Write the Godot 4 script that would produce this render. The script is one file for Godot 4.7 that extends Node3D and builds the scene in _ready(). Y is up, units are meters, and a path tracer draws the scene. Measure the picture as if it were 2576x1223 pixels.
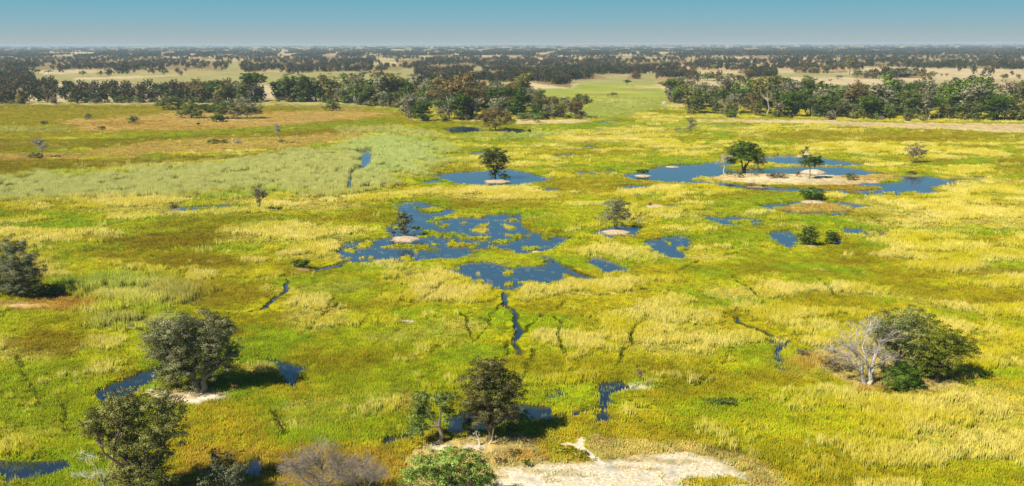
extends Node3D
# A flooded grass plain seen from a low aircraft: camera at the origin, 45 m up, looking along -Z. Metres, y up.

const F := 2231.0          # focal length in pixels of a 2576 x 1223 picture, in which the places of things are noted
const EYE := 45.0
const PITCH := 12.72
const EXPOSURE := 1.56
var look: Basis
var rng := RandomNumberGenerator.new()
var used := {}
var leaf_mat: StandardMaterial3D
var bark_mat: StandardMaterial3D
var grass_mat: StandardMaterial3D
var sand_mat: StandardMaterial3D
var hide_mat: StandardMaterial3D

func _ready() -> void:
	rng.seed = 20240611
	# ---- camera
	look = Basis(Vector3.RIGHT, deg_to_rad(-PITCH)) * Basis(Vector3.BACK, -0.0023)
	var cam := Camera3D.new()
	cam.name = "camera"
	cam.fov = rad_to_deg(2.0 * atan(611.5 / F))
	cam.near = 1.0
	cam.far = 60000.0
	cam.transform = Transform3D(look, Vector3(0, EYE, 0))
	add_child(cam)
	# ---- sky, sun, air, exposure
	var env := Environment.new()
	env.background_mode = Environment.BG_SKY
	env.sky = Sky.new()
	var pano := PanoramaSkyMaterial.new()
	pano.panorama = clear_sky()
	env.sky.sky_material = pano
	env.tonemap_mode = Environment.TONE_MAPPER_LINEAR
	env.tonemap_exposure = EXPOSURE
	env.sdfgi_enabled = true
	env.ssao_enabled = true
	env.ssil_enabled = true
	env.fog_enabled = true
	env.fog_density = 0.00009
	env.fog_light_color = Color(0.84, 0.94, 1.0)
	var we := WorldEnvironment.new()
	we.name = "world_environment"
	we.environment = env
	add_child(we)
	var sun := DirectionalLight3D.new()
	sun.name = "sun"
	sun.light_energy = 1.6
	sun.light_color = Color(1.0, 0.955, 0.87)
	sun.light_angular_distance = 0.5
	sun.shadow_enabled = true
	sun.transform = Transform3D(Basis.looking_at(Vector3(0.80, -0.98, -0.56).normalized(), Vector3.UP), Vector3(0, 200, 0))
	add_child(sun)
	# ---- materials
	leaf_mat = mat(0.9, 0.12); leaf_mat.backlight = Color(0.22, 0.22, 0.22)
	bark_mat = mat(0.9, 0.2)
	grass_mat = mat(0.8, 0.2); grass_mat.backlight = Color(0.5, 0.5, 0.5)
	sand_mat = mat(1.0, 0.1)
	hide_mat = mat(0.8, 0.2)
	# ---- the place
	make_ground()
	make_water()
	make_sand_islets()
	make_grass()
	make_woodland()
	make_trees()
	make_animals()

# ------------------------------------------------------------------ small helpers

func lin(r: float, g: float, b: float, k := 0.77) -> Color:
	var c := Color(r / 255.0, g / 255.0, b / 255.0).srgb_to_linear()
	return Color(c.r * k, c.g * k, c.b * k)

func mat(rough: float, spec: float) -> StandardMaterial3D:
	var m := StandardMaterial3D.new()
	m.vertex_color_use_as_albedo = true
	m.roughness = rough
	m.metallic_specular = spec
	m.cull_mode = BaseMaterial3D.CULL_DISABLED
	return m

func spot(px: float, py: float) -> Vector3:          # the point of the ground seen there
	var d := look * Vector3((px - 1288.0) / F, (611.5 - py) / F, -1.0)
	return Vector3(0, EYE, 0) + d * (EYE / -d.y)

func pixel(p: Vector3) -> Vector2:
	var d := look.inverse() * (p - Vector3(0, EYE, 0))
	return Vector2(1288.0 + F * d.x / -d.z, 611.5 - F * d.y / -d.z)

func metres(p: Vector3) -> float:                     # metres per noted pixel at that point
	return -(look.inverse() * (p - Vector3(0, EYE, 0))).z / F

func numbered(called: String) -> String:
	var n: int = used.get(called, 0)
	used[called] = n + 1
	return called if n == 0 else "%s_%03d" % [called, n]

func tag(o: Node3D, label: String, category := "", group := "", kind := "") -> void:
	if label: o.set_meta("label", label)
	if category: o.set_meta("category", category)
	if group: o.set_meta("group", group)
	if kind: o.set_meta("kind", kind)

func put(called: String, mesh: Mesh, m: Material, parent: Node3D = null) -> MeshInstance3D:
	var o := MeshInstance3D.new()
	o.mesh = mesh
	o.material_override = m
	if parent:
		o.name = called
		parent.add_child(o, true)
	else:
		o.name = numbered(called)
		add_child(o)
	return o

func thing(called: String, at: Vector3) -> Node3D:
	var o := Node3D.new()
	o.name = numbered(called)
	o.position = at
	add_child(o)
	return o

func clear_sky() -> ImageTexture:
	var stops := [
		[-90.0, lin(150, 150, 120, 1)], [-0.3, lin(180, 194, 197, 1)], [0.0, lin(174, 187, 190, 1)], [0.7, lin(156, 181, 189, 1)], [1.5, lin(136, 179, 193, 1)], [2.6, lin(115, 174, 194, 1)],
		[6.0, lin(112, 172, 200, 1)], [12.0, lin(92, 155, 194, 1)], [28.0, lin(60, 112, 164, 1)], [90.0, lin(34, 78, 138, 1)]]
	var im := Image.create(32, 2048, false, Image.FORMAT_RGBAF)
	for y in 2048:
		var e := 90.0 - (y + 0.5) / 2048.0 * 180.0
		var c: Color = stops[0][1]
		for i in stops.size() - 1:
			if e >= stops[i][0]:
				var t: float = clampf((e - stops[i][0]) / (stops[i + 1][0] - stops[i][0]), 0, 1)
				c = (stops[i][1] as Color).lerp(stops[i + 1][1], t)
		for x in 32:
			im.set_pixel(x, y, c * (1.0 / EXPOSURE))
	return ImageTexture.create_from_image(im)

class Geo:
	var v := PackedVector3Array()
	var n := PackedVector3Array()
	var c := PackedColorArray()

	func tri(a: Vector3, b: Vector3, d: Vector3, na: Vector3, nb: Vector3, nd: Vector3, col: Color) -> void:
		if (d - a).cross(b - a).dot(na + nb + nd) < 0.0:      # the front is where the normals point
			v.append(a); v.append(d); v.append(b)
			n.append(na); n.append(nd); n.append(nb)
		else:
			v.append(a); v.append(b); v.append(d)
			n.append(na); n.append(nb); n.append(nd)
		c.append(col); c.append(col); c.append(col)

	func tube(pts: Array, r0: float, r1: float, sides: int, col: Color, bend := 1.0) -> void:
		var rings := []
		var normals := []
		var last := pts.size() - 1
		for i in pts.size():
			var along: Vector3 = (pts[mini(i + 1, last)] - pts[maxi(i - 1, 0)]).normalized()
			var side := along.cross(Vector3(0.31, 0.2, 0.93)).normalized()
			var up := side.cross(along)
			var r := lerpf(r0, r1, pow(float(i) / last, bend))
			var ring := []
			var nn := []
			for k in sides:
				var a := TAU * k / sides
				var d := side * cos(a) + up * sin(a)
				ring.append(pts[i] + d * r)
				nn.append(d)
			rings.append(ring)
			normals.append(nn)
		for i in last:
			for k in sides:
				var k2 := (k + 1) % sides
				tri(rings[i][k], rings[i + 1][k2], rings[i + 1][k], normals[i][k], normals[i + 1][k2], normals[i + 1][k], col)
				tri(rings[i][k], rings[i][k2], rings[i + 1][k2], normals[i][k], normals[i][k2], normals[i + 1][k2], col)

	func mesh() -> ArrayMesh:
		var a := []
		a.resize(Mesh.ARRAY_MAX)
		a[Mesh.ARRAY_VERTEX] = v
		a[Mesh.ARRAY_NORMAL] = n
		a[Mesh.ARRAY_COLOR] = c
		var m := ArrayMesh.new()
		m.add_surface_from_arrays(Mesh.PRIMITIVE_TRIANGLES, a)
		return m

func ball() -> Vector3:
	var z := rng.randf_range(-1, 1)
	var a := rng.randf_range(0, TAU)
	var r := sqrt(1 - z * z)
	return Vector3(r * cos(a), z, r * sin(a))

func noise(seed_: int, metres_: float, octaves := 3) -> FastNoiseLite:
	var f := FastNoiseLite.new()
	f.seed = seed_
	f.noise_type = FastNoiseLite.TYPE_SIMPLEX_SMOOTH
	f.frequency = 1.0 / metres_
	f.fractal_octaves = octaves
	return f

# ------------------------------------------------------------------ the ground

const COLS := 1000
const SPREAD := 0.80
var rows := 0
var dist := PackedFloat32Array()      # metres in front of the camera of each row
var PX := PackedFloat32Array()
var PY := PackedFloat32Array()
var cr := PackedFloat32Array()        # land cover of each vertex: colour, tall grass, reeds, short growth, trees, wetness
var cg := PackedFloat32Array()
var cb := PackedFloat32Array()
var tall := PackedFloat32Array()
var reed := PackedFloat32Array()
var short := PackedFloat32Array()
var wood := PackedFloat32Array()
var wet := PackedFloat32Array()
var hgt := PackedFloat32Array()
var wob1: FastNoiseLite
var wob2: FastNoiseLite
var cover := {}

func row_at(py: float) -> int:
	var d := -spot(1288.0, maxf(py, 113.0)).z
	return clampi(dist.bsearch(d), 0, rows - 1)

func col_at(px: float, d: float) -> int:
	var t := (px - 1288.0) / F * (d * cos(deg_to_rad(PITCH)) + EYE * sin(deg_to_rad(PITCH))) / d
	return clampi(int((t / SPREAD * 0.5 + 0.5) * (COLS - 1)), 0, COLS - 1)

func window(x0: float, x1: float, y0: float, y1: float) -> Array:   # rows and columns that hold that patch of ground
	var ra := maxi(row_at(y1 + 4) - 2, 0)
	var rb := mini(row_at(y0 - 4) + 2, rows - 1)
	var ca := mini(col_at(x0, dist[ra]), col_at(x0, dist[rb])) - 6
	var cb_ := maxi(col_at(x1, dist[ra]), col_at(x1, dist[rb])) + 6
	return [ra, rb, maxi(ca, 0), mini(cb_, COLS - 1)]

func blend(i: int, k: Array, w: float) -> void:
	var c: Color = k[0]
	cr[i] += (c.r - cr[i]) * w
	cg[i] += (c.g - cg[i]) * w
	cb[i] += (c.b - cb[i]) * w
	tall[i] += (k[1] - tall[i]) * w
	reed[i] += (k[2] - reed[i]) * w
	short[i] += (k[3] - short[i]) * w
	wood[i] += (k[4] - wood[i]) * w

func patch(kind: String, x: float, y: float, rx: float, ry: float, strength := 1.0, soft := 0.5, wander := 0.35) -> void:
	var k: Array = cover[kind]
	var w := window(x - rx * 1.5, x + rx * 1.5, y - ry * 1.5, y + ry * 1.5)
	for r in range(w[0], w[1] + 1):
		var d := dist[r]
		for c in range(w[2], w[3] + 1):
			var i: int = r * COLS + c
			var u := (PX[i] - x) / rx
			var v := (PY[i] - y) / ry
			var q := u * u + v * v
			if q > 2.6: continue
			var wx := PX[i] * d / F
			q = sqrt(q) + wander * wob1.get_noise_2d(wx, d) + wander * 0.6 * wob2.get_noise_2d(wx, d)
			var s := 1.0 - smoothstep(1.0 - soft, 1.0 + soft * 0.4, q)
			if s > 0.0: blend(i, k, s * strength)

func depth_in(poly: Array, x: float, y: float) -> float:     # signed distance, inside positive; y counts three times
	var inside := false
	var best := 1e9
	var n := poly.size()
	var p := Vector2(x, y * 3.0)
	for a in n:
		var s: Vector2 = poly[a]
		var e: Vector2 = poly[(a + 1) % n]
		if (s.y > p.y) != (e.y > p.y) and p.x < (e.x - s.x) * (p.y - s.y) / (e.y - s.y) + s.x:
			inside = not inside
		var se := e - s
		var t := clampf((p - s).dot(se) / maxf(se.length_squared(), 1e-6), 0, 1)
		best = minf(best, p.distance_squared_to(s + se * t))
	return sqrt(best) * (1.0 if inside else -1.0)

func area(xy: Array, what: String, wander: float, edge := 3.0, strength := 1.0) -> void:    # a polygon of a kind of ground, or "water"
	var poly := []
	var lo := Vector2(1e9, 1e9)
	var hi := -lo
	for a in range(0, xy.size(), 2):
		poly.append(Vector2(xy[a], xy[a + 1] * 3.0))
		lo = lo.min(Vector2(xy[a], xy[a + 1]))
		hi = hi.max(Vector2(xy[a], xy[a + 1]))
	var w := window(lo.x - wander * 1.5 - 20, hi.x + wander * 1.5 + 20, lo.y - wander * 0.5 - 4, hi.y + wander * 0.5 + 4)
	for r in range(w[0], w[1] + 1):
		var d := dist[r]
		for c in range(w[2], w[3] + 1):
			var i: int = r * COLS + c
			var wx := PX[i] * d / F
			var s := depth_in(poly, PX[i], PY[i]) + wander * (wob1.get_noise_2d(wx, d * 0.8) + 0.7 * wob2.get_noise_2d(wx, d * 0.7))
			if what == "water":
				var shore := smoothstep(-26.0, 2.0, s) * strength
				tall[i] *= 1.0 - 0.85 * shore
				short[i] *= 1.0 - 0.4 * shore
				wet[i] = maxf(wet[i], clampf(0.62 + s / edge * 0.36, 0.0, 1.0) * strength)
			else:
				s = smoothstep(-edge, edge, s)
				if s > 0.0: blend(i, cover[what], s * strength)

func track(xy: Array, wide: float, kind: String, strength := 1.0) -> void:   # a thin line of ground, or "water"
	for a in range(0, xy.size() - 2, 2):
		var p := spot(xy[a], xy[a + 1])
		var q := spot(xy[a + 2], xy[a + 3])
		var w := window(minf(xy[a], xy[a + 2]) - 25, maxf(xy[a], xy[a + 2]) + 25, minf(xy[a + 1], xy[a + 3]) - 6, maxf(xy[a + 1], xy[a + 3]) + 6)
		var s := Vector2(p.x, p.z)
		var se := Vector2(q.x, q.z) - s
		for r in range(w[0], w[1] + 1):
			var d := dist[r]
			for c in range(w[2], w[3] + 1):
				var i: int = r * COLS + c
				var here := Vector2((c / (COLS - 1.0) * 2.0 - 1.0) * SPREAD * d, -d)
				here += Vector2(1.0, 0.8) * wob2.get_noise_2d(here.x * 0.7, here.y * 0.7)
				var t := clampf((here - s).dot(se) / maxf(se.length_squared(), 1e-6), 0, 1)
				var off := here.distance_to(s + se * t)
				var open := smoothstep(wide + 0.5, wide + 3.2, off) if kind == "water" else smoothstep(wide * 0.6, wide + 0.5, off)
				tall[i] *= open
				short[i] *= 0.35 + 0.65 * open
				if kind == "water": blend(i, cover["mud"], 0.8 * (1.0 - smoothstep(wide * 0.9, wide * 1.7, off)))
				var f := 1.0 - smoothstep(wide * 0.5, wide, off)
				if f <= 0.0: continue
				if kind == "water": wet[i] = maxf(wet[i], f * 1.6 * strength)
				else: blend(i, cover[kind], f * strength)

func make_ground() -> void:
	var a := 0.56
	while a > 0.00187:                                  # rows get further apart with distance
		dist.append(EYE / tan(a))
		a -= 0.00082
	dist.append(EYE / 0.00187)
	rows = dist.size()
	var total := rows * COLS
	for arr in [PX, PY, cr, cg, cb, tall, reed, short, wood, wet, hgt]: arr.resize(total)
	wob1 = noise(11, 26.0, 3)
	wob2 = noise(12, 6.0, 2)
	var broad := noise(13, 90.0, 4)
	var patches1 := noise(19, 34.0, 3)
	var patches2 := noise(20, 20.0, 3)
	var far := noise(14, 420.0, 4)
	var woods := noise(15, 300.0, 5)
	cover = {
		"green": [lin(136, 150, 14), 0.36, 0.0, 0.9, 0.0],
		"lush": [lin(126, 152, 16), 0.05, 0.0, 1.0, 0.0],
		"lime": [lin(166, 170, 22), 0.45, 0.0, 0.7, 0.0],
		"yellow": [lin(172, 164, 28), 1.0, 0.0, 0.4, 0.0],
		"straw": [lin(196, 180, 88), 0.9, 0.0, 0.3, 0.0],
		"olive": [lin(126, 112, 10), 0.0, 0.0, 0.7, 0.0],
		"moss": [lin(146, 134, 16), 0.05, 0.0, 0.8, 0.0],
		"tan": [lin(186, 156, 84), 0.0, 0.0, 0.5, 0.0],
		"rust": [lin(166, 130, 50), 0.0, 0.0, 0.6, 0.0],
		"amber": [lin(164, 152, 28), 0.05, 0.0, 0.8, 0.0],
		"reed": [lin(160, 163, 92), 0.0, 1.0, 0.2, 0.0],
		"bluegreen": [lin(152, 170, 96), 0.0, 1.0, 0.2, 0.0],
		"sand": [lin(252, 238, 212, 0.76), 0.0, 0.0, 0.0, 0.0],
		"beach": [lin(206, 184, 130), 0.0, 0.0, 0.1, 0.0],
		"scrub": [lin(188, 168, 104), 0.0, 0.0, 0.5, 0.0],
		"savanna": [lin(204, 186, 144), 0.0, 0.0, 0.0, 0.0],
		"meadow": [lin(156, 164, 70), 0.1, 0.0, 0.3, 0.0],
		"pasture": [lin(164, 158, 100), 0.0, 0.0, 0.0, 0.0],
		"bush": [lin(150, 130, 84), 0.0, 0.0, 0.0, 1.0],
		"sparse": [lin(196, 168, 118), 0.0, 0.0, 0.0, 0.30],
		"mud": [lin(58, 54, 20), 0.0, 0.0, 0.2, 0.0],
		"trail": [lin(58, 66, 6), 0.0, 0.0, 0.3, 0.0],
	}
	# what grows where by chance
	for r in rows:
		var d := dist[r]
		for c in COLS:
			var i := r * COLS + c
			var x := (c / (COLS - 1.0) * 2.0 - 1.0) * SPREAD * d
			var p := pixel(Vector3(x, 0, -d))
			PX[i] = p.x
			PY[i] = p.y
			if d < 900.0:
				var m := broad.get_noise_2d(x, d) + 0.45 * wob1.get_noise_2d(x, d * 0.8)
				blend(i, cover["green"], 1.0)
				blend(i, cover["lime"], smoothstep(-0.45, 0.05, m))
				blend(i, cover["yellow"], smoothstep(0.0, 0.28, m + clampf((p.x - 1300.0) / 3200.0, -0.16, 0.30)) * 0.9)
				blend(i, cover["moss"], smoothstep(0.18, 0.4, -m) * 0.6)
				var q1 := patches1.get_noise_2d(x * 0.55, d)
				var q2 := patches2.get_noise_2d(x * 0.6, d)
				blend(i, cover["olive"], smoothstep(0.12, 0.42, q1) * 0.6)
				blend(i, cover["lush"], smoothstep(0.10, 0.38, q2) * 0.7)
				blend(i, cover["straw"], smoothstep(0.22, 0.42, -q1) * 0.6)
			if d > 560.0:
				var near := smoothstep(600.0, 760.0, d)
				var m2 := far.get_noise_2d(x, d)
				blend(i, cover["savanna"], near)
				blend(i, cover["pasture"], near * smoothstep(-0.1, 0.2, m2) * (1.0 - smoothstep(2000.0, 4000.0, d)))
				if d > 1300.0:
					var m3 := woods.get_noise_2d(x * 0.8, d * 0.55) + lerpf(-0.08, 0.34, clampf(log(d / 1300.0) / log(8.0), 0, 1))
					blend(i, cover["bush"], smoothstep(0.0, 0.12, m3))
					blend(i, cover["sparse"], smoothstep(-0.2, 0.0, m3) * (1.0 - smoothstep(0.0, 0.1, m3)) * 0.8)
	paint_far()
	paint_near()
	paint_water()
	# heights and fine colour
	var fine := noise(16, 1.6, 2)
	var tuss := noise(17, 4.5, 2)
	var mats := noise(18, 7.0, 3)
	var pos := PackedVector3Array()
	var nor := PackedVector3Array()
	var col := PackedColorArray()
	pos.resize(total); nor.resize(total); col.resize(total)
	for r in rows:
		var d := dist[r]
		var detail := 1.0 - smoothstep(350.0, 900.0, d)
		for c in COLS:
			var i := r * COLS + c
			var x := (c / (COLS - 1.0) * 2.0 - 1.0) * SPREAD * d
			var n1 := fine.get_noise_2d(x, d)
			var n2 := tuss.get_noise_2d(x, d)
			var rough := 1.0 - 0.75 * smoothstep(0.15, 0.3, cb[i])
			var h := 0.20 + (0.09 * n1 + 0.10 * n2 * detail) * rough
			var w := wet[i]
			if w > 0.0:
				if d < 270.0 and w <= 1.001: w -= 1.0 * smoothstep(0.27, 0.40, mats.get_noise_2d(x, d * 0.7)) * smoothstep(0.3, 0.9, w)
				h = lerpf(h, -0.55, smoothstep(0.1, 1.15, w))
			hgt[i] = h
			pos[i] = Vector3(x, h, -d)
			var k := 1.0 + (0.32 * n1 + 0.28 * n2) * detail + 0.22 * wob1.get_noise_2d(x * 0.5, d * 0.5)
			if d < 160.0 and cb[i] > 0.2:                     # sparse scrub on the sand
				var bare := smoothstep(-0.05, 0.35, 0.9 * fine.get_noise_2d(x * 3.5, d * 3.5) + 0.5 * n1 + 0.6 * n2)
				cr[i] = lerpf(cr[i], 0.30, bare * 0.65); cg[i] = lerpf(cg[i], 0.26, bare * 0.65); cb[i] = lerpf(cb[i], 0.11, bare * 0.65)
			var under := smoothstep(0.06, -0.30, h)
			col[i] = Color(cr[i] * k * (1.0 + 0.10 * n2), cg[i] * k, cb[i] * k).lerp(Color(0.075, 0.075, 0.02), 0.65 * smoothstep(0.04, 0.30, w)).lerp(Color(0.012, 0.016, 0.012), under)
	for r in rows:
		var r0 := maxi(r - 1, 0)
		var r1 := mini(r + 1, rows - 1)
		for c in COLS:
			var c0 := maxi(c - 1, 0)
			var c1 := mini(c + 1, COLS - 1)
			var i := r * COLS + c
			var dx := (hgt[r * COLS + c1] - hgt[r * COLS + c0]) / (pos[r * COLS + c1].x - pos[r * COLS + c0].x)
			var dz := (hgt[r1 * COLS + c] - hgt[r0 * COLS + c]) / (dist[r1] - dist[r0])
			nor[i] = Vector3(-dx, 1.0, dz).normalized()
	var idx := PackedInt32Array()
	idx.resize((rows - 1) * (COLS - 1) * 6)
	var k2 := 0
	for r in rows - 1:
		for c in COLS - 1:
			var i := r * COLS + c
			idx[k2] = i; idx[k2 + 1] = i + COLS; idx[k2 + 2] = i + 1
			idx[k2 + 3] = i + 1; idx[k2 + 4] = i + COLS; idx[k2 + 5] = i + COLS + 1
			k2 += 6
	var arr2 := []
	arr2.resize(Mesh.ARRAY_MAX)
	arr2[Mesh.ARRAY_VERTEX] = pos
	arr2[Mesh.ARRAY_NORMAL] = nor
	arr2[Mesh.ARRAY_COLOR] = col
	arr2[Mesh.ARRAY_INDEX] = idx
	var m := ArrayMesh.new()
	m.add_surface_from_arrays(Mesh.PRIMITIVE_TRIANGLES, arr2)
	var gm := mat(1.0, 0.1)
	gm.cull_mode = BaseMaterial3D.CULL_BACK
	tag(put("ground", m, gm), "flat grassy flood plain running out to the wooded horizon", "ground", "", "structure")

func paint_far() -> void:
	# open ground
	area([60, 176, 480, 176, 640, 184, 1010, 178, 1060, 172, 1060, 215, 640, 215, 400, 206, 60, 204], "pasture", 12, 6)
	area([88, 132, 235, 131, 240, 138, 80, 139], "savanna", 4, 3)
	area([568, 158, 618, 160, 612, 182, 560, 182], "pasture", 4, 4)
	area([60, 180, 300, 172, 330, 178, 120, 188], "savanna", 5, 3)
	area([180, 196, 330, 192, 470, 188, 330, 198, 190, 202], "savanna", 5, 3)
	area([1265, 205, 1340, 225, 1440, 222, 1510, 196, 1680, 184, 1690, 262, 1600, 290, 1460, 300, 1330, 262, 1270, 222], "meadow", 10, 8)
	area([1450, 190, 1900, 186, 1900, 196, 1700, 206, 1460, 212], "pasture", 8, 5)
	area([1650, 214, 2000, 196, 2100, 212, 1800, 240, 1690, 236], "savanna", 8, 5, 0.9)
	area([1700, 168, 2100, 150, 2180, 172, 2576, 172, 2620, 250, 2300, 246, 2020, 232, 1740, 238, 1690, 205], "savanna", 10, 5)
	area([1780, 186, 2030, 184, 2160, 188, 2150, 194, 1790, 196], "pasture", 8, 4)
	area([2240, 205, 2620, 196, 2620, 215, 2300, 218], "pasture", 10, 5, 0.6)
	area([1338, 131, 1500, 130, 1620, 134, 1500, 143, 1340, 142], "sparse", 6, 3)
	area([600, 120, 1000, 122, 1120, 132, 1000, 141, 590, 139], "sparse", 8, 4, 0.8)
	area([1010, 172, 1260, 166, 1260, 178, 1010, 190], "pasture", 8, 5)
	area([1265, 176, 1420, 174, 1420, 180, 1265, 182], "tan", 6, 3, 0.7)
	area([1440, 178, 1720, 180, 1720, 184, 1440, 182], "savanna", 4, 2)
	# woods
	area([-60, 142, 340, 138, 460, 150, 568, 152, 568, 172, 460, 174, 66, 176, -60, 200], "bush", 12, 4)
	area([-60, 165, 60, 168, 80, 205, 60, 232, -60, 240], "bush", 6, 4)
	area([615, 145, 800, 142, 940, 150, 935, 176, 700, 177, 615, 170], "bush", 8, 4)
	area([1000, 150, 1270, 146, 1270, 166, 1130, 168, 1000, 172], "bush", 10, 4)
	area([1130, 150, 1720, 152, 1722, 176, 1500, 180, 1340, 172, 1130, 166], "bush", 10, 4)
	area([1050, 178, 1250, 176, 1430, 184, 1400, 204, 1200, 210, 1040, 200], "bush", 8, 4)
	area([1338, 198, 1400, 194, 1440, 212, 1436, 222, 1400, 218, 1340, 208], "bush", 4, 3)
	area([1436, 184, 1500, 182, 1530, 198, 1440, 202], "bush", 4, 3)
	area([1582, 188, 1610, 188, 1612, 199, 1580, 199], "bush", 3, 2)
	area([1650, 186, 1745, 180, 1745, 201, 1660, 202], "bush", 4, 3)
	area([2150, 150, 2620, 152, 2620, 176, 2350, 170, 2140, 166], "bush", 8, 4)
	area([1700, 122, 2620, 120, 2620, 142, 2100, 146, 1700, 140], "bush", 8, 4, 0.85)
	area([1880, 184, 1950, 182, 1952, 194, 1882, 195], "bush", 3, 2)
	area([2000, 174, 2130, 172, 2134, 184, 2000, 184], "bush", 3, 2)
	area([2146, 186, 2207, 186, 2207, 198, 2146, 197], "bush", 3, 2)
	area([2222, 188, 2335, 186, 2340, 196, 2222, 197], "bush", 3, 2)
	area([1680, 160, 2060, 150, 2060, 178, 1760, 182], "sparse", 10, 5, 1.0)
	area([2060, 150, 2160, 150, 2160, 178, 2060, 180], "sparse", 10, 5, 0.8)
	area([140, 178, 520, 174, 560, 190, 300, 196, 120, 190], "sparse", 10, 5, 0.22)
	area([2240, 180, 2620, 178, 2620, 226, 2300, 226], "sparse", 10, 5, 0.12)
	area([1740, 196, 1900, 190, 1900, 214, 1760, 220], "sparse", 10, 5, 0.35)
	area([1640, 196, 1760, 190, 1760, 214, 1660, 216], "sparse", 8, 5, 0.5)

func paint_near() -> void:
	# broad bands on the left and across the middle
	area([-80, 264, 660, 268, 1030, 290, 1060, 318, 700, 345, 300, 345, -80, 350], "moss", 25, 14, 0.85)
	area([-80, 264, 420, 262, 640, 268, 860, 264, 1030, 282, 1000, 292, 640, 276, 200, 272, -80, 274], "olive", 14, 5, 0.5)
	area([150, 305, 420, 285, 480, 272, 660, 285, 860, 275, 990, 288, 760, 315, 500, 330, 200, 328], "tan", 24, 12, 0.95)
	patch("rust", 330, 312, 150, 9, 0.55)
	patch("rust", 470, 322, 120, 7, 0.5)
	patch("reed", 30, 328, 150, 8, 0.6)
	area([250, 340, 700, 318, 960, 300, 1040, 306, 900, 318, 560, 345, 350, 356], "lush", 14, 8, 0.55)
	area([240, 352, 700, 332, 980, 318, 1010, 330, 760, 348, 300, 362], "olive", 12, 6, 0.7)
	area([-80, 350, 240, 352, 300, 376, -80, 384], "olive", 14, 8, 0.65)
	area([380, 356, 760, 342, 960, 328, 900, 350, 640, 384, 360, 390, 200, 384], "tan", 18, 8, 0.8)
	area([-80, 388, 240, 388, 420, 384, 330, 398, -80, 410], "tan", 18, 7, 0.8)
	area([-80, 404, 330, 402, 640, 388, 860, 378, 760, 396, 440, 418, -80, 436], "olive", 14, 6, 0.85)
	# reed beds
	area([-80, 448, 200, 440, 460, 418, 700, 392, 860, 372, 900, 348, 1010, 340, 1110, 356, 1120, 410, 1000, 450, 960, 486, 700, 486, 420, 500, 240, 512, -80, 516], "reed", 60, 30)
	area([840, 376, 910, 350, 1010, 344, 1090, 362, 1110, 400, 1010, 440, 930, 450, 905, 420, 940, 384], "bluegreen", 50, 36, 0.6)
	area([850, 322, 1000, 318, 1100, 334, 1000, 340, 860, 334], "reed", 14, 6, 0.7)
	area([1160, 345, 1340, 336, 1420, 336, 1330, 352, 1180, 356], "bluegreen", 14, 6, 0.7)
	patch("straw", 700, 520, 200, 22, 0.8)
	patch("straw", 330, 515, 180, 26, 0.75)
	patch("yellow", 120, 520, 160, 16, 0.7)
	patch("lush", 130, 572, 120, 14, 0.85)
	patch("straw", 180, 600, 240, 14, 0.4)
	patch("straw", 700, 590, 160, 34, 0.55)
	patch("green", 560, 528, 180, 14, 0.9)
	patch("olive", 380, 608, 190, 22, 0.95)
	patch("olive", 300, 640, 150, 16, 0.6)
	patch("olive", 480, 664, 170, 22, 0.95)
	patch("moss", 540, 735, 200, 50, 0.9)
	patch("olive", 560, 760, 140, 30, 0.55)
	patch("reed", 330, 740, 190, 50, 0.45)
	patch("straw", 790, 800, 90, 44, 0.6)
	patch("reed", 350, 820, 130, 16, 0.6)
	patch("olive", 120, 870, 130, 40, 0.9)
	patch("green", 110, 1010, 220, 100, 0.9)
	patch("green", 880, 730, 160, 40, 0.6)
	patch("rust", 150, 765, 120, 20, 1.0)
	patch("tan", 60, 770, 110, 12, 0.8)
	patch("rust", 90, 770, 130, 16, 0.7)
	patch("beach", 50, 772, 70, 7, 0.6)
	# the middle
	patch("straw", 1240, 490, 200, 20, 0.85)
	patch("yellow", 1010, 490, 150, 18, 0.7)
	patch("lime", 1480, 530, 120, 44, 0.95)
	patch("moss", 1500, 470, 160, 26, 0.7)
	patch("lime", 1530, 405, 240, 14, 0.7)
	patch("green", 1200, 355, 180, 16, 0.6)
	patch("lush", 1480, 318, 160, 12, 0.8)
	patch("straw", 1500, 350, 160, 12, 0.7)
	patch("straw", 1660, 300, 70, 10, 0.6)
	patch("reed", 1570, 264, 70, 12, 0.5)
	patch("straw", 1600, 330, 120, 12, 0.7)
	patch("moss", 1440, 385, 220, 9, 0.5)
	patch("lush", 1560, 425, 120, 10, 0.6)
	patch("moss", 1150, 426, 80, 14, 0.6)
	patch("moss", 2250, 345, 380, 18, 0.8)
	patch("olive", 2300, 352, 140, 6, 0.6)
	patch("olive", 2420, 372, 120, 5, 0.6)
	patch("yellow", 2250, 380, 300, 14, 0.6)
	patch("lush", 1700, 405, 120, 12, 0.7)
	patch("lush", 2150, 395, 150, 8, 0.5)
	area([1740, 300, 1960, 301, 2300, 309, 2640, 314, 2640, 337, 2350, 327, 2000, 312, 1760, 306], "beach", 12, 5)
	patch("meadow", 1800, 318, 120, 6, 0.6)
	patch("green", 1900, 540, 240, 60, 0.6)
	patch("lush", 2060, 560, 100, 9, 0.8)
	patch("straw", 2420, 540, 260, 44, 0.8)
	patch("yellow", 2330, 500, 200, 24, 0.7)
	patch("straw", 2450, 460, 140, 12, 0.6)
	patch("moss", 2280, 700, 150, 20, 0.8)
	patch("olive", 2520, 690, 130, 12, 0.7)
	patch("moss", 2440, 750, 220, 26, 0.75)
	patch("olive", 2530, 765, 100, 12, 0.7)
	patch("moss", 2080, 760, 140, 28, 0.8)
	patch("moss", 1480, 780, 200, 30, 0.6)
	patch("yellow", 1160, 748, 170, 30, 0.9)
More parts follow.
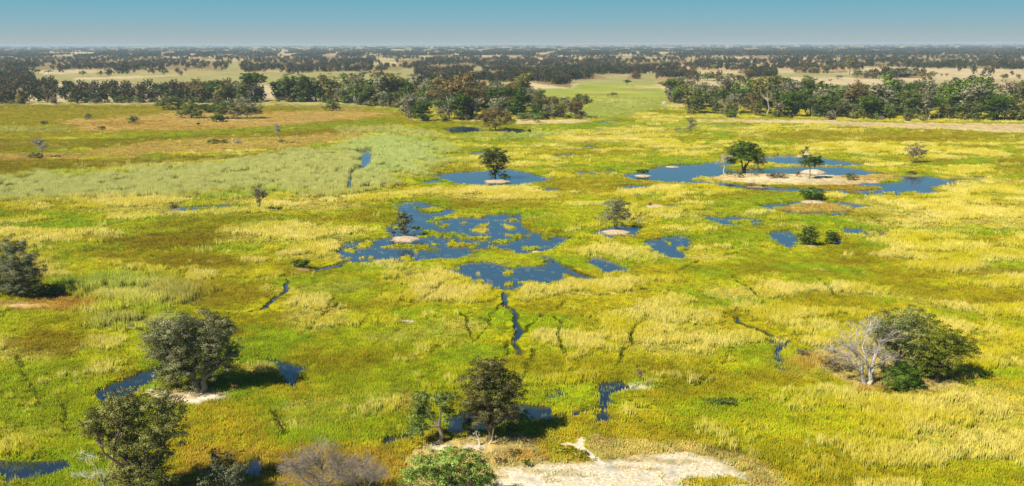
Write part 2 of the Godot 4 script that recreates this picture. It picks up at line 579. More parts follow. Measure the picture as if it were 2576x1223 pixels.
	patch("straw", 1120, 735, 90, 14, 0.6)
	patch("straw", 1500, 736, 120, 14, 0.7)
	patch("yellow", 1560, 765, 160, 20, 0.7)
	patch("yellow", 1680, 850, 260, 80, 0.75)
	patch("straw", 1720, 860, 160, 40, 0.5)
	patch("green", 1040, 850, 160, 34, 0.6)
	patch("green", 1000, 960, 240, 50, 0.75)
	patch("yellow", 2280, 1080, 420, 130, 0.85)
	patch("straw", 2420, 1060, 220, 90, 0.6)
	patch("straw", 2380, 880, 240, 60, 0.4)
	patch("lime", 1980, 1060, 240, 70, 0.6)
	patch("yellow", 2500, 860, 160, 80, 0.7)
	patch("green", 2420, 800, 100, 20, 0.4)
	patch("moss", 1900, 960, 120, 20, 0.5)
	patch("green", 850, 1050, 190, 50, 0.8)
	patch("lush", 1480, 1000, 160, 40, 0.5)
	patch("moss", 1690, 1000, 120, 30, 0.6)
	# dry rims and the bank at the bottom
	area([420, 1075, 520, 1020, 640, 1040, 680, 1120, 940, 1120, 1100, 1075, 1200, 1090, 1200, 1290, 380, 1290], "amber", 26, 14, 0.9)
	area([470, 1130, 700, 1140, 960, 1135, 1020, 1150, 1000, 1290, 420, 1290], "rust", 30, 16, 0.55)
	area([1090, 1115, 1290, 1098, 1400, 1100, 1470, 1135, 1560, 1160, 1600, 1290, 1000, 1290, 1040, 1150], "scrub", 16, 8)
	area([1330, 1050, 1480, 1052, 1640, 1085, 1790, 1110, 1860, 1150, 2000, 1200, 2060, 1290, 1500, 1290, 1360, 1130], "amber", 22, 14, 0.9)
	area([1480, 1100, 1760, 1120, 1880, 1150, 2000, 1240, 1960, 1290, 1500, 1290], "scrub", 20, 12, 0.7)
	area([1260, 1185, 1420, 1172, 1510, 1170, 1640, 1146, 1710, 1140, 1800, 1164, 1870, 1205, 1930, 1290, 1220, 1290], "sand", 20, 24, 0.95)
	patch("scrub", 1600, 1158, 60, 8, 0.75)
	patch("scrub", 1700, 1166, 60, 7, 0.7)
	patch("scrub", 1560, 1180, 40, 7, 0.5)
	patch("scrub", 1420, 1195, 50, 9, 0.5)
	patch("scrub", 1640, 1185, 40, 5, 0.6)
	patch("scrub", 1340, 1190, 30, 6, 0.6)
	patch("amber", 1790, 1218, 100, 14, 1.0)
	patch("rust", 1330, 1150, 60, 14, 0.7)
	patch("moss", 1430, 1138, 45, 14, 0.95)
	track([1425, 1124, 1462, 1131, 1480, 1140], 0.5, "sand")
	track([1472, 1112, 1466, 1131, 1480, 1140, 1500, 1160, 1560, 1200, 1600, 1240], 0.6, "sand")
	patch("sand", 1110, 1130, 40, 8, 0.8)
	patch("sand", 1190, 1130, 40, 10, 0.9)
	patch("amber", 1420, 1075, 110, 16, 0.7)
	patch("mud", 1560, 1060, 90, 6, 0.4)
	patch("mud", 1830, 1140, 60, 12, 0.5)
	# dry ground under the clump on the right and the tree on the left
	area([2010, 900, 2060, 878, 2140, 870, 2260, 900, 2400, 930, 2420, 975, 2330, 995, 2180, 995, 2080, 950], "scrub", 16, 8, 0.85)
	patch("rust", 2030, 915, 50, 22, 0.7)
	patch("rust", 2190, 985, 70, 10, 0.7)
	patch("amber", 2260, 1000, 120, 14, 0.7)
	patch("sand", 1600, 978, 55, 11, 0.75)
	patch("sand", 1020, 812, 22, 5, 0.85)
	patch("sand", 1580, 785, 26, 4, 0.4)
	patch("amber", 720, 985, 90, 22, 0.6)
	patch("straw", 640, 935, 70, 10, 0.6)
	patch("scrub", 480, 1000, 90, 24, 0.8)
	patch("sand", 470, 1004, 90, 13, 0.9)
	patch("sand", 395, 992, 34, 10, 0.8)
	# sandy gaps between the trees of the middle wood
	patch("sand", 1135, 250, 36, 5, 0.8)
	patch("beach", 1200, 303, 60, 4, 0.7)
	area([1290, 302, 1460, 301, 1500, 305, 1440, 312, 1300, 312], "beach", 6, 3)
	patch("beach", 1700, 266, 40, 4, 0.8)
	patch("beach", 1620, 219, 70, 4, 0.7)
	patch("straw", 1530, 232, 120, 3, 0.5)
	patch("straw", 1520, 252, 120, 5, 0.35)
	patch("scrub", 560, 300, 100, 7, 0.6)
	patch("straw", 700, 255, 40, 4, 0.8)
	# trodden lines
	for t in [[1270, 760, 1240, 800, 1215, 830, 1200, 870], [1300, 850, 1350, 810, 1420, 770, 1480, 760], [1400, 800, 1410, 850, 1425, 900], [1160, 790, 1175, 830, 1190, 860],
			[640, 785, 590, 800, 540, 830], [1340, 880, 1330, 930, 1310, 960], [1600, 730, 1700, 736, 1800, 755], [1620, 800, 1590, 850, 1570, 900, 1560, 930],
			[40, 900, 70, 960, 100, 1020], [150, 1010, 165, 1060, 160, 1090], [690, 1045, 700, 1080, 710, 1105], [1840, 700, 1900, 740, 1960, 800], [2060, 700, 2120, 760],
			[1700, 690, 1760, 660, 1900, 630], [900, 830, 960, 800, 1040, 770], [1200, 690, 1120, 720, 1060, 760], [760, 850, 800, 810, 850, 770], [1640, 980, 1700, 975, 1790, 960],
			[2270, 590, 2180, 545, 2060, 545], [1450, 560, 1580, 540, 1640, 525], [1850, 880, 1800, 920, 1760, 980], [1280, 860, 1250, 930], [1760, 1010, 1830, 1020, 1900, 1005]]:
		track(t, 0.33, "trail", 0.9)

func paint_water() -> void:
	# the pool in the middle
	area([985, 508, 1062, 507, 1122, 524, 1182, 540, 1312, 538, 1312, 566, 1350, 588, 1442, 600, 1405, 624, 1330, 640, 1230, 634, 1150, 652, 1020, 659, 880, 661, 850, 640, 865, 612, 985, 598, 962, 575, 1010, 555], "water", 9, 5)
	area([1116, 682, 1180, 662, 1260, 645, 1380, 646, 1446, 688, 1402, 712, 1332, 713, 1290, 731, 1200, 723, 1185, 700], "water", 8, 5)
	area([1005, 690, 1050, 686, 1075, 698, 1020, 704], "water", 10, 8, 0.6)
	area([1618, 612, 1680, 588, 1732, 594, 1738, 620, 1722, 655, 1650, 645], "water", 8, 6, 0.9)
	area([1488, 640, 1532, 652, 1592, 682, 1530, 690, 1478, 662], "water", 9, 7, 0.75)
	area([1500, 580, 1560, 568, 1608, 573, 1602, 592, 1530, 602, 1490, 592], "water", 6, 5)
	area([1600, 545, 1630, 540, 1625, 560, 1600, 566], "water", 8, 7, 0.55)
	# round the island tree further off
	area([1085, 440, 1200, 430, 1290, 426, 1400, 452, 1310, 467, 1240, 469, 1150, 464], "water", 5, 4)
	area([1052, 457, 1108, 450, 1120, 462, 1060, 464], "water", 6, 5, 0.7)
	area([1180, 384, 1225, 380, 1226, 388, 1182, 391], "water", 5, 4, 0.8)
	area([1390, 390, 1440, 386, 1450, 392, 1400, 396], "water", 5, 4, 0.75)
	area([1465, 368, 1500, 366, 1510, 371, 1470, 373], "water", 4, 3, 0.7)
	area([1365, 475, 1405, 473, 1412, 481, 1370, 483], "water", 4, 3, 0.8)
	area([1440, 432, 1540, 428, 1560, 436, 1450, 442], "water", 8, 6, 0.55)
	area([1560, 466, 1630, 464, 1640, 474, 1570, 476], "water", 6, 5, 0.75)
	# the lagoon on the right
	area([1565, 440, 1690, 415, 1800, 414, 1845, 430, 1810, 440, 1775, 452, 1860, 466, 1960, 473, 2110, 477, 2080, 486, 1900, 479, 1760, 463, 1590, 453], "water", 4, 4)
	area([1880, 396, 1985, 389, 2090, 400, 2185, 416, 2060, 417, 1950, 411], "water", 4, 4)
	area([1790, 435, 1900, 426, 2000, 420, 2120, 420, 2235, 438, 2140, 443, 2000, 437], "water", 4, 4)
	area([2100, 480, 2190, 458, 2250, 443, 2330, 442, 2420, 458, 2345, 473, 2370, 488, 2250, 494, 2120, 490], "water", 5, 4)
	area([1740, 414, 1830, 405, 1860, 414, 1790, 420], "water", 4, 5, 0.8)
	area([1610, 520, 1690, 516, 1722, 521, 1690, 527, 1620, 527], "water", 5, 4, 0.9)
	# the ring
	area([1900, 520, 1985, 507, 2110, 507, 2208, 520, 2140, 530, 2115, 543, 1985, 541], "water", 5, 4)
	area([1765, 549, 1830, 539, 1925, 556, 1900, 569, 1815, 569], "water", 6, 5, 0.95)
	area([1925, 586, 1985, 579, 2012, 600, 1990, 629, 1958, 618], "water", 6, 5)
	area([2100, 574, 2180, 574, 2235, 590, 2200, 599, 2130, 588], "water", 6, 5, 0.8)
	area([2085, 600, 2130, 600, 2120, 616, 2090, 616], "water", 5, 5, 0.8)
	area([1850, 628, 1900, 626, 1910, 634, 1860, 638], "water", 8, 6, 0.5)
	for x in [[2390, 452], [2440, 446], [1880, 520]]: area([x[0], x[1], x[0] + 40, x[1] - 2, x[0] + 60, x[1] + 3, x[0] + 10, x[1] + 4], "water", 5, 4, 0.6)
	# far left and the reed channel
	area([385, 536, 430, 522, 520, 518, 600, 515, 620, 520, 540, 526, 450, 537, 400, 545], "water", 6, 5, 0.75)
	area([415, 434, 440, 430, 460, 436, 430, 440], "water", 5, 4, 0.7)
	area([862, 382, 934, 379, 940, 411, 926, 427, 898, 437, 884, 469, 873, 470, 872, 437, 904, 420, 902, 392], "water", 7, 5, 0.9)
	area([1110, 325, 1160, 317, 1205, 322, 1220, 331, 1140, 335], "water", 4, 3)
	area([1258, 326, 1330, 329, 1300, 337, 1230, 338], "water", 5, 4, 0.8)
	area([1495, 306, 1550, 303, 1570, 308, 1510, 310], "water", 5, 3, 0.6)
	area([1700, 325, 1725, 323, 1726, 328, 1704, 329], "water", 3, 3, 0.7)
	# nearer
	area([235, 992, 330, 945, 400, 922, 452, 916, 395, 972, 340, 1006, 268, 1020], "water", 9, 7)
	area([595, 902, 700, 905, 792, 925, 745, 950, 738, 978, 712, 950, 690, 918], "water", 9, 7, 0.9)
	area([-40, 1155, 80, 1165, 165, 1162, 172, 1182, 112, 1200, 62, 1213, -40, 1220], "water", 9, 7)
	area([610, 1165, 660, 1150, 668, 1180, 640, 1210, 615, 1190], "water", 8, 8, 0.8)
	area([1115, 1064, 1160, 1040, 1300, 1018, 1395, 1024, 1385, 1042, 1300, 1058, 1180, 1092, 1125, 1094], "water", 9, 8, 0.95)
	area([925, 1106, 1000, 1100, 1060, 1090, 1070, 1098, 1000, 1112, 965, 1122], "water", 8, 6, 0.95)
	area([1500, 966, 1560, 957, 1584, 974, 1545, 1002, 1534, 1040, 1552, 1056, 1508, 1078, 1478, 1068, 1504, 1038], "water", 22, 12, 0.72)
	area([1310, 1052, 1430, 1040, 1500, 1024, 1510, 1034, 1430, 1052, 1330, 1062], "water", 10, 8, 0.8)
	area([1350, 985, 1420, 975, 1440, 1000, 1370, 1020], "water", 12, 10, 0.6)
	area([1935, 850, 2050, 846, 2060, 856, 1990, 866, 1962, 892, 1976, 942, 1958, 936, 1942, 880], "water", 16, 10, 0.75)
	track([1850, 798, 1858, 812, 1900, 828, 1940, 850], 0.42, "water")
	track([1268, 738, 1275, 770, 1303, 798, 1306, 825, 1296, 855, 1303, 895], 0.45, "water")
	track([1306, 825, 1296, 855], 0.7, "water")
	track([726, 706, 716, 735, 690, 760, 640, 788], 0.4, "water")
	track([1380, 662, 1430, 685, 1476, 702], 1.5, "water")
	track([795, 683, 840, 672, 868, 662], 0.9, "water")
	# dry land inside the water
	for p in [["amber", 1160, 618, 40, 3], ["lime", 1200, 600, 40, 3], ["lime", 1015, 622, 55, 3], ["lime", 1290, 655, 70, 10], ["lime", 1330, 664, 50, 6], ["moss", 1250, 634, 45, 3], ["lime", 1180, 543, 40, 4], ["lime", 1085, 530, 26, 4]]:
		dry(p[1], p[2], p[3], p[4])
		patch(p[0], p[1], p[2], p[3] * 1.2, p[4] * 1.3, 0.8)
	dry(2045, 526, 92, 9)
	patch("rust", 2040, 526, 110, 13, 0.75)
	patch("scrub", 2040, 526, 90, 10, 0.4)
	dry(1975, 451, 190, 10)
	dry(2170, 452, 80, 9)
	area([1776, 443, 1830, 436, 1990, 434, 2070, 430, 2110, 442, 2240, 452, 2180, 468, 2040, 469, 1900, 464, 1800, 452], "beach", 6, 4)
	area([2120, 436, 2200, 434, 2300, 444, 2200, 456, 2120, 450], "tan", 8, 5, 0.8)
	area([2040, 470, 2200, 464, 2280, 470, 2180, 482, 2080, 478], "rust", 8, 5, 0.6)
	dry(2150, 473, 70, 4)
	patch("sand", 1990, 452, 160, 9, 0.3)
	patch("sand", 2040, 440, 60, 8, 0.4)
	dry(480, 985, 120, 34)
	dry(1240, 1112, 120, 24)
	dry(1225, 333, 45, 3)
	patch("tan", 1220, 333, 45, 3, 0.7)

func dry(x: float, y: float, rx: float, ry: float) -> void:
	var w := window(x - rx * 1.5, x + rx * 1.5, y - ry * 1.5, y + ry * 1.5)
	for r in range(w[0], w[1] + 1):
		var d := dist[r]
		for c in range(w[2], w[3] + 1):
			var i: int = r * COLS + c
			var u := (PX[i] - x) / rx
			var v := (PY[i] - y) / ry
			var q := u * u + v * v
			if q > 2.6: continue
			q = sqrt(q) + 0.45 * wob1.get_noise_2d(PX[i] * d / F, d) + 0.35 * wob2.get_noise_2d(PX[i] * d / F, d)
			wet[i] *= smoothstep(0.85, 1.15, q)

func make_water() -> void:
	# still water level with the plain: brown and dark in the near pools, clearer and bluer in the open ones beyond
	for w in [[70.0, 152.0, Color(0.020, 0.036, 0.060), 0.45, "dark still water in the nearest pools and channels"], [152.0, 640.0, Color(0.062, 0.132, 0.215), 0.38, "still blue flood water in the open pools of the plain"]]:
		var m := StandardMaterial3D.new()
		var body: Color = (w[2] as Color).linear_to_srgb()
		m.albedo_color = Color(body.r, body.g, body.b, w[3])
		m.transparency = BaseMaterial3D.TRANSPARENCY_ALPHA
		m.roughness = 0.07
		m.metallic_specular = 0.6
		var g := Geo.new()
		var a := Vector3(-0.85 * w[0], 0, -w[0])
		var c := Vector3(-0.85 * w[1], 0, -w[1])
		g.tri(a, c, Vector3(-a.x, 0, a.z), Vector3.UP, Vector3.UP, Vector3.UP, Color.WHITE)
		g.tri(Vector3(-a.x, 0, a.z), c, Vector3(-c.x, 0, c.z), Vector3.UP, Vector3.UP, Vector3.UP, Color.WHITE)
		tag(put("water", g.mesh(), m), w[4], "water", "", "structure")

# ------------------------------------------------------------------ sand islets and termite mounds

func mound(px: float, py: float, rx: float, high: float, squash: float, col: Color, seed_: int) -> Array:
	var at := spot(px, py)
	var m := metres(at)
	var g := Geo.new()
	var w := noise(seed_, 1.0, 2)
	var rings := []
	var prof := [[0.0, 1.0], [0.25, 0.93], [0.5, 0.72], [0.72, 0.45], [0.88, 0.22], [0.97, 0.10], [1.0, -0.30]]
	for p in prof:
		var ring := []
		for k in 40:
			var a := TAU * k / 40.0
			var far := 1.0 + 0.40 * w.get_noise_2d(cos(a) * 1.3, sin(a) * 1.3) + 0.16 * w.get_noise_2d(cos(a) * 4.0, sin(a) * 4.0)
			var r: float = p[0] * rx * m * far * 0.9
			var y: float = high * (p[1] + 0.16 * w.get_noise_2d(cos(a) * p[0] * 3.0 + 9.0, sin(a) * p[0] * 3.0) * (1.0 if p[0] < 0.95 else 0.0))
			ring.append(Vector3(r * cos(a), y, r * sin(a) * squash))
		rings.append(ring)
	for i in rings.size() - 1:
		for k in 40:
			var k2 := (k + 1) % 40
			var q := [rings[i][k], rings[i][k2], rings[i + 1][k], rings[i + 1][k2]]
			var f := 0.88 + 0.16 * w.get_noise_2d(q[0].x * 2.0, q[0].z * 2.0) + 0.10 * w.get_noise_2d(q[0].x * 0.5 + 40.0, q[0].z * 0.5)
			var c := Color(col.r * f, col.g * f, col.b * f)
			if i >= 4: c = c.lerp(lin(120, 104, 72), 0.55)
			var n: Vector3 = (q[2] - q[0]).cross(q[1] - q[0])
			n = n.normalized() if n.length() > 1e-5 else Vector3.UP
			if n.y < 0: n = -n
			g.tri(q[0], q[1], q[3], n, n, n, c)
			g.tri(q[0], q[3], q[2], n, n, n, c)
	return [g.mesh(), at]

func make_sand_islets() -> void:
	var pale := lin(214, 194, 160)
	var i := 0
	for s in [
		[1021, 602, 40, 0.55, 1.0, "pale sand islet under the narrow tree in the middle pool"],
		[1549, 585, 38, 0.6, 1.0, "oval sand islet under the round tree right of the middle pool"],
		[1250, 457, 34, 0.5, 1.0, "white sand islet under the dark tree standing in far water"],
		[1617, 443, 22, 0.5, 1.0, "small flat sand islet with one dark bush in the lagoon"],
		[1651, 521, 28, 0.7, 1.0, "low sand islet with a grey shrub at its left end"],
		[2044, 509, 36, 0.5, 1.0, "white sand islet under the round bush above the ring of water"],
		[1350, 635, 12, 0.35, 1.0, "tiny bare white islet at the right end of the middle pool"],
		[440, 536, 26, 0.8, 1.0, "brown earth islet under the small brush in the left marsh"],
		[2035, 623, 46, 0.45, 0.7, "sand patch under the pair of dark green trees at right"],
		[455, 1000, 90, 0.35, 0.45, "broad sandy bank round the foot of the big left tree"],
		[1910, 469, 36, 0.4, 0.7, "brown islet heaped with driftwood below the lagoon island"],
		[1690, 420, 18, 0.3, 1.0, "low bare islet in the upper left of the lagoon"],
		[1583, 787, 20, 0.4, 0.8, "small pale earth heap in tall grass below the middle pool"],
		[2298, 441, 26, 0.3, 1.0, "grassy islet under the low bush at the lagoon's right"],
		[2307, 413, 26, 0.3, 0.8, "small sand patch at the foot of the grey round tree"],
		[757, 680, 34, 0.5, 0.8, "bare earth bank under the green bush left of the pool"],
		[655, 536, 34, 0.4, 0.8, "earth bank at the foot of the leaning grey tree"],
		[2027, 394, 26, 0.5, 0.8, "pale sand heap by the thin tree behind the lagoon"]]:
		var brown: bool = i in [7, 10, 13, 15, 16]
		var r := mound(s[0], s[1], s[2], s[3], s[4], lin(176, 150, 112) if brown else pale, 300 + i)
		var o := put("sand_islet", r[0], sand_mat)
		o.position = r[1]
		tag(o, s[5], "islet", "", "structure")
		i += 1
	for t in [[2046, 436, 36, 1.4, "wide conical pale termite mound behind the island tree"], [2030, 392, 9, 1.9, "pointed white termite mound by the thin tree"], [1671, 263, 8, 2.6, "white rounded termite mound left of the small grove"], [1021, 815, 13, 0.6, "low whitish termite mound in tall grass below the pool"]]:
		var r2 := mound(t[0], t[1], t[2], t[3], 0.9, lin(222, 206, 174), 340 + i)
		var o2 := put("termite_mound", r2[0], sand_mat)
		o2.position = r2[1]
		tag(o2, t[4], "termite mound")
		i += 1

# ------------------------------------------------------------------ grass

func tuft(blades: int, spread: float, high: float, wide: float, lean: float, seed_: int, foot: Color, tip: Color) -> ArrayMesh:
	var g := Geo.new()
	rng.seed = seed_
	for b in blades:
		var a := rng.randf_range(0, TAU)
		var r := spread * sqrt(rng.randf())
		var p := Vector3(cos(a) * r, -0.05, sin(a) * r)
		var h := high * rng.randf_range(0.6, 1.15)
		var l := Vector3(rng.randfn(0.25, 0.5), 0, rng.randfn(0.0, 0.5)) * lean * h
		var f := rng.randf_range(0, TAU)
		var w := wide * rng.randf_range(0.35, 0.65)
		var mid := p + Vector3(0, h * 0.55, 0) + l * 0.3
		var top := p + Vector3(0, h, 0) + l
		var k := rng.randf_range(0.8, 1.2)
		var cm := foot.lerp(tip, 0.6)
		for e in 3:                                       # a three sided blade
			var d0 := Vector3(cos(f + TAU * e / 3.0), 0, sin(f + TAU * e / 3.0))
			var d1 := Vector3(cos(f + TAU * (e + 1) / 3.0), 0, sin(f + TAU * (e + 1) / 3.0))
			var n := ((d0 + d1).normalized() * 0.55 + Vector3(0, 0.8, 0)).normalized()
			g.tri(p + d0 * w, mid + d0 * w * 0.9, mid + d1 * w * 0.9, n, n, n, foot.lerp(cm, 0.6) * k)
			g.tri(p + d0 * w, mid + d1 * w * 0.9, p + d1 * w, n, n, n, foot * k)
			g.tri(mid + d0 * w * 0.9, top, mid + d1 * w * 0.9, n, n, n, tip * k)
	return g.mesh()

func scatter(called: String, label: String, mesh: ArrayMesh, buffer: PackedFloat32Array, m: Material) -> void:
	var mm := MultiMesh.new()
	mm.transform_format = MultiMesh.TRANSFORM_3D
	mm.use_colors = true
	mm.mesh = mesh
	mm.instance_count = buffer.size() / 16
	mm.buffer = buffer
	var o := MultiMeshInstance3D.new()
	o.name = numbered(called)
	o.multimesh = mm
	o.material_override = m
	add_child(o)
	tag(o, label, called.replace("_", " "), "", "stuff")

func add_copy(b: PackedFloat32Array, p: Vector3, size: float, high: float, turn: float, c: Color) -> void:
	var s := sin(turn) * size
	var k := cos(turn) * size
	b.append(k); b.append(0); b.append(s); b.append(p.x)
	b.append(0); b.append(size * high); b.append(0); b.append(p.y)
	b.append(-s); b.append(0); b.append(k); b.append(p.z)
	b.append(c.r); b.append(c.g); b.append(c.b); b.append(1)

func make_grass() -> void:
	var clumps := noise(31, 5.0, 3)
	var drift := noise(32, 16.0, 2)
	var bands := noise(33, 15.0, 3)
	rng.seed = 77
	var tn := PackedFloat32Array()
	var tf := PackedFloat32Array()
	var sn := PackedFloat32Array()
	var sf := PackedFloat32Array()
	var rd := PackedFloat32Array()
	var straw := lin(222, 206, 116, 0.92)
	var gold := lin(190, 178, 22, 0.9)
	for r in range(1, rows - 1):
		var d := dist[r]
		if d > 760.0: break
		var cell := (dist[r + 1] - dist[r - 1]) * 0.5 * d * 2.0 * SPREAD / COLS
		var rate := 12.0 if d < 130.0 else 8.0 if d < 190.0 else 3.6 if d < 300.0 else 1.7 if d < 430.0 else 0.35
		var grow := 1.0 if d < 190.0 else 1.15 if d < 300.0 else 1.5 if d < 430.0 else 2.0
		for c in COLS:
			var i := r * COLS + c
			if absf(PX[i] - 1288.0) > 1500.0: continue
			var h := hgt[i]
			if h < -0.12 and d > 275.0: continue
			if h < -0.25 and clumps.get_noise_2d(PX[i] * d / F * 2.5, d * 2.5) < 0.26 and rng.randf() > 0.05: continue
			var x := (c / (COLS - 1.0) * 2.0 - 1.0) * SPREAD * d
			var n := clumps.get_noise_2d(x, d * 0.8)
			var n2 := drift.get_noise_2d(x, d)
			var t := tall[i] * smoothstep(-0.06, 0.24, 0.4 * n + 1.1 * bands.get_noise_2d(x * 0.5, d) + (tall[i] - 0.72) * 0.85)
			t *= 1.0 - smoothstep(0.03, 0.25, wet[i]) * (1.0 if h > -0.15 else 0.3)
			var base := Color(cr[i], cg[i], cb[i])
			var want := cell * rate * t
			var many := int(want) + (1 if rng.randf() < want - int(want) else 0)
			for k in many:
				var p := Vector3(x + rng.randf_range(-0.5, 0.5) * d * 0.0017, h, -d + rng.randf_range(-0.5, 0.5) * (dist[r + 1] - dist[r]))
				var col := base.lerp(gold.lerp(straw, clampf(0.45 + n2 * 1.2 + rng.randfn(0, 0.25), 0, 1)), 0.5) * rng.randf_range(0.7, 1.2)
				add_copy(tn if d < 190.0 else tf, p, grow * rng.randf_range(0.75, 1.2), rng.randf_range(0.7, 1.25) / grow * (0.75 + 0.25 * grow), rng.randf() * TAU, col)
			want = cell * rate * 0.75 * short[i] * (0.3 if base.b > 0.09 else 1.0) * (1.0 if h > 0.0 else 0.6 if h > -0.12 else 0.25)
			many = int(want) + (1 if rng.randf() < want - int(want) else 0)
			for k in many:
				var p := Vector3(x + rng.randf_range(-0.5, 0.5) * d * 0.0017, h, -d + rng.randf_range(-0.5, 0.5) * (dist[r + 1] - dist[r]))
				var col := Color(base.r * rng.randf_range(0.85, 1.25), base.g * rng.randf_range(0.9, 1.2), base.b) * (rng.randf_range(0.66, 1.3) + 0.4 * n)
				add_copy(sn if d < 190.0 else sf, p, grow * rng.randf_range(0.7, 1.3), 1.0 / grow, rng.randf() * TAU, col)
			if reed[i] > 0.05:
				want = cell * rate * 1.2 * reed[i] * smoothstep(-0.45, 0.2, n + n2) * (0.0 if h < -0.1 else 1.0)
				many = int(want) + (1 if rng.randf() < want - int(want) else 0)
				for k in many:
					var p := Vector3(x + rng.randf_range(-0.5, 0.5) * d * 0.0017, h, -d + rng.randf_range(-0.5, 0.5) * (dist[r + 1] - dist[r]))
					add_copy(rd, p, grow * rng.randf_range(0.7, 1.2), 1.0 / grow * 1.1, rng.randf() * TAU, (base * 1.15) * (rng.randf_range(0.75, 1.15) + 0.25 * n))
	var foot := Color(0.42, 0.55, 0.35)
	scatter("tall_grass", "tall yellow grass growing in ragged clumps across the near plain", tuft(11, 0.42, 1.15, 0.075, 0.22, 401, foot, Color(1.1, 1.1, 1.1)), tn, grass_mat)
	scatter("distant_tall_grass", "straw yellow grass in bands across the middle of the plain", tuft(12, 0.7, 1.1, 0.12, 0.2, 402, foot, Color(1.1, 1.1, 1.1)), tf, grass_mat)
	scatter("sedge", "short green sedge covering the near wet ground", tuft(9, 0.5, 0.42, 0.09, 0.6, 403, Color(0.6, 0.66, 0.55), Color(1.12, 1.1, 1.0)), sn, grass_mat)
	scatter("distant_sedge", "short green and olive sedge over the middle of the plain", tuft(9, 0.75, 0.42, 0.14, 0.6, 404, Color(0.6, 0.66, 0.55), Color(1.12, 1.1, 1.0)), sf, grass_mat)
	scatter("reeds", "pale grey green reed beds on the left of the plain", tuft(12, 0.6, 1.5, 0.1, 0.2, 405, Color(0.55, 0.62, 0.4), Color(1.2, 1.2, 1.1)), rd, grass_mat)
	print("tufts ", tn.size() / 16, " ", tf.size() / 16, " ", sn.size() / 16, " ", sf.size() / 16, " ", rd.size() / 16)

# ------------------------------------------------------------------ trees

# kinds of foliage: two leaf colours, the share of gaps, how much of the crown is leaves, twigs per lobe
var looks := {}

func set_looks() -> void:
	looks = {
		"dark": {"a": lin(71, 88, 36), "b": lin(128, 140, 75), "gap": 0.10, "cover": 1.5, "bark": lin(96, 84, 70), "twigs": 3},
		"deep": {"a": lin(47, 71, 25), "b": lin(96, 119, 46), "gap": 0.04, "cover": 1.9, "bark": lin(84, 74, 62), "twigs": 2},
		"grey": {"a": lin(99, 105, 71), "b": lin(170, 170, 133), "gap": 0.14, "cover": 1.2, "bark": lin(132, 122, 108), "twigs": 6},
		"brown": {"a": lin(99, 88, 49), "b": lin(156, 138, 89), "gap": 0.12, "cover": 1.3, "bark": lin(110, 96, 78), "twigs": 5},
		"olive": {"a": lin(95, 101, 41), "b": lin(161, 158, 85), "gap": 0.10, "cover": 1.4, "bark": lin(112, 98, 80), "twigs": 4},
		"fresh": {"a": lin(74, 104, 36), "b": lin(138, 160, 76), "gap": 0.08, "cover": 1.5, "bark": lin(116, 102, 84), "twigs": 3},
		"blue": {"a": lin(76, 86, 58), "b": lin(132, 138, 106), "gap": 0.14, "cover": 1.25, "bark": lin(120, 112, 100), "twigs": 6},
		"yellowish": {"a": lin(112, 118, 28), "b": lin(184, 179, 62), "gap": 0.14, "cover": 1.2, "bark": lin(120, 108, 84), "twigs": 4},
		"bare": {"a": lin(162, 153, 138), "b": lin(211, 202, 186), "gap": 0.0, "cover": 0.0, "bark": lin(176, 168, 154), "twigs": 26},
		"lilac": {"a": lin(146, 136, 124), "b": lin(188, 178, 164), "gap": 0.0, "cover": 0.0, "bark": lin(150, 138, 124), "twigs": 34},
		"sere": {"a": lin(120, 110, 90), "b": lin(172, 161, 135), "gap": 0.25, "cover": 0.4, "bark": lin(120, 110, 94), "twigs": 20},
		"white": {"a": lin(222, 216, 203), "b": lin(245, 245, 245), "gap": 0.0, "cover": 0.0, "bark": lin(226, 218, 204), "twigs": 12},
	}

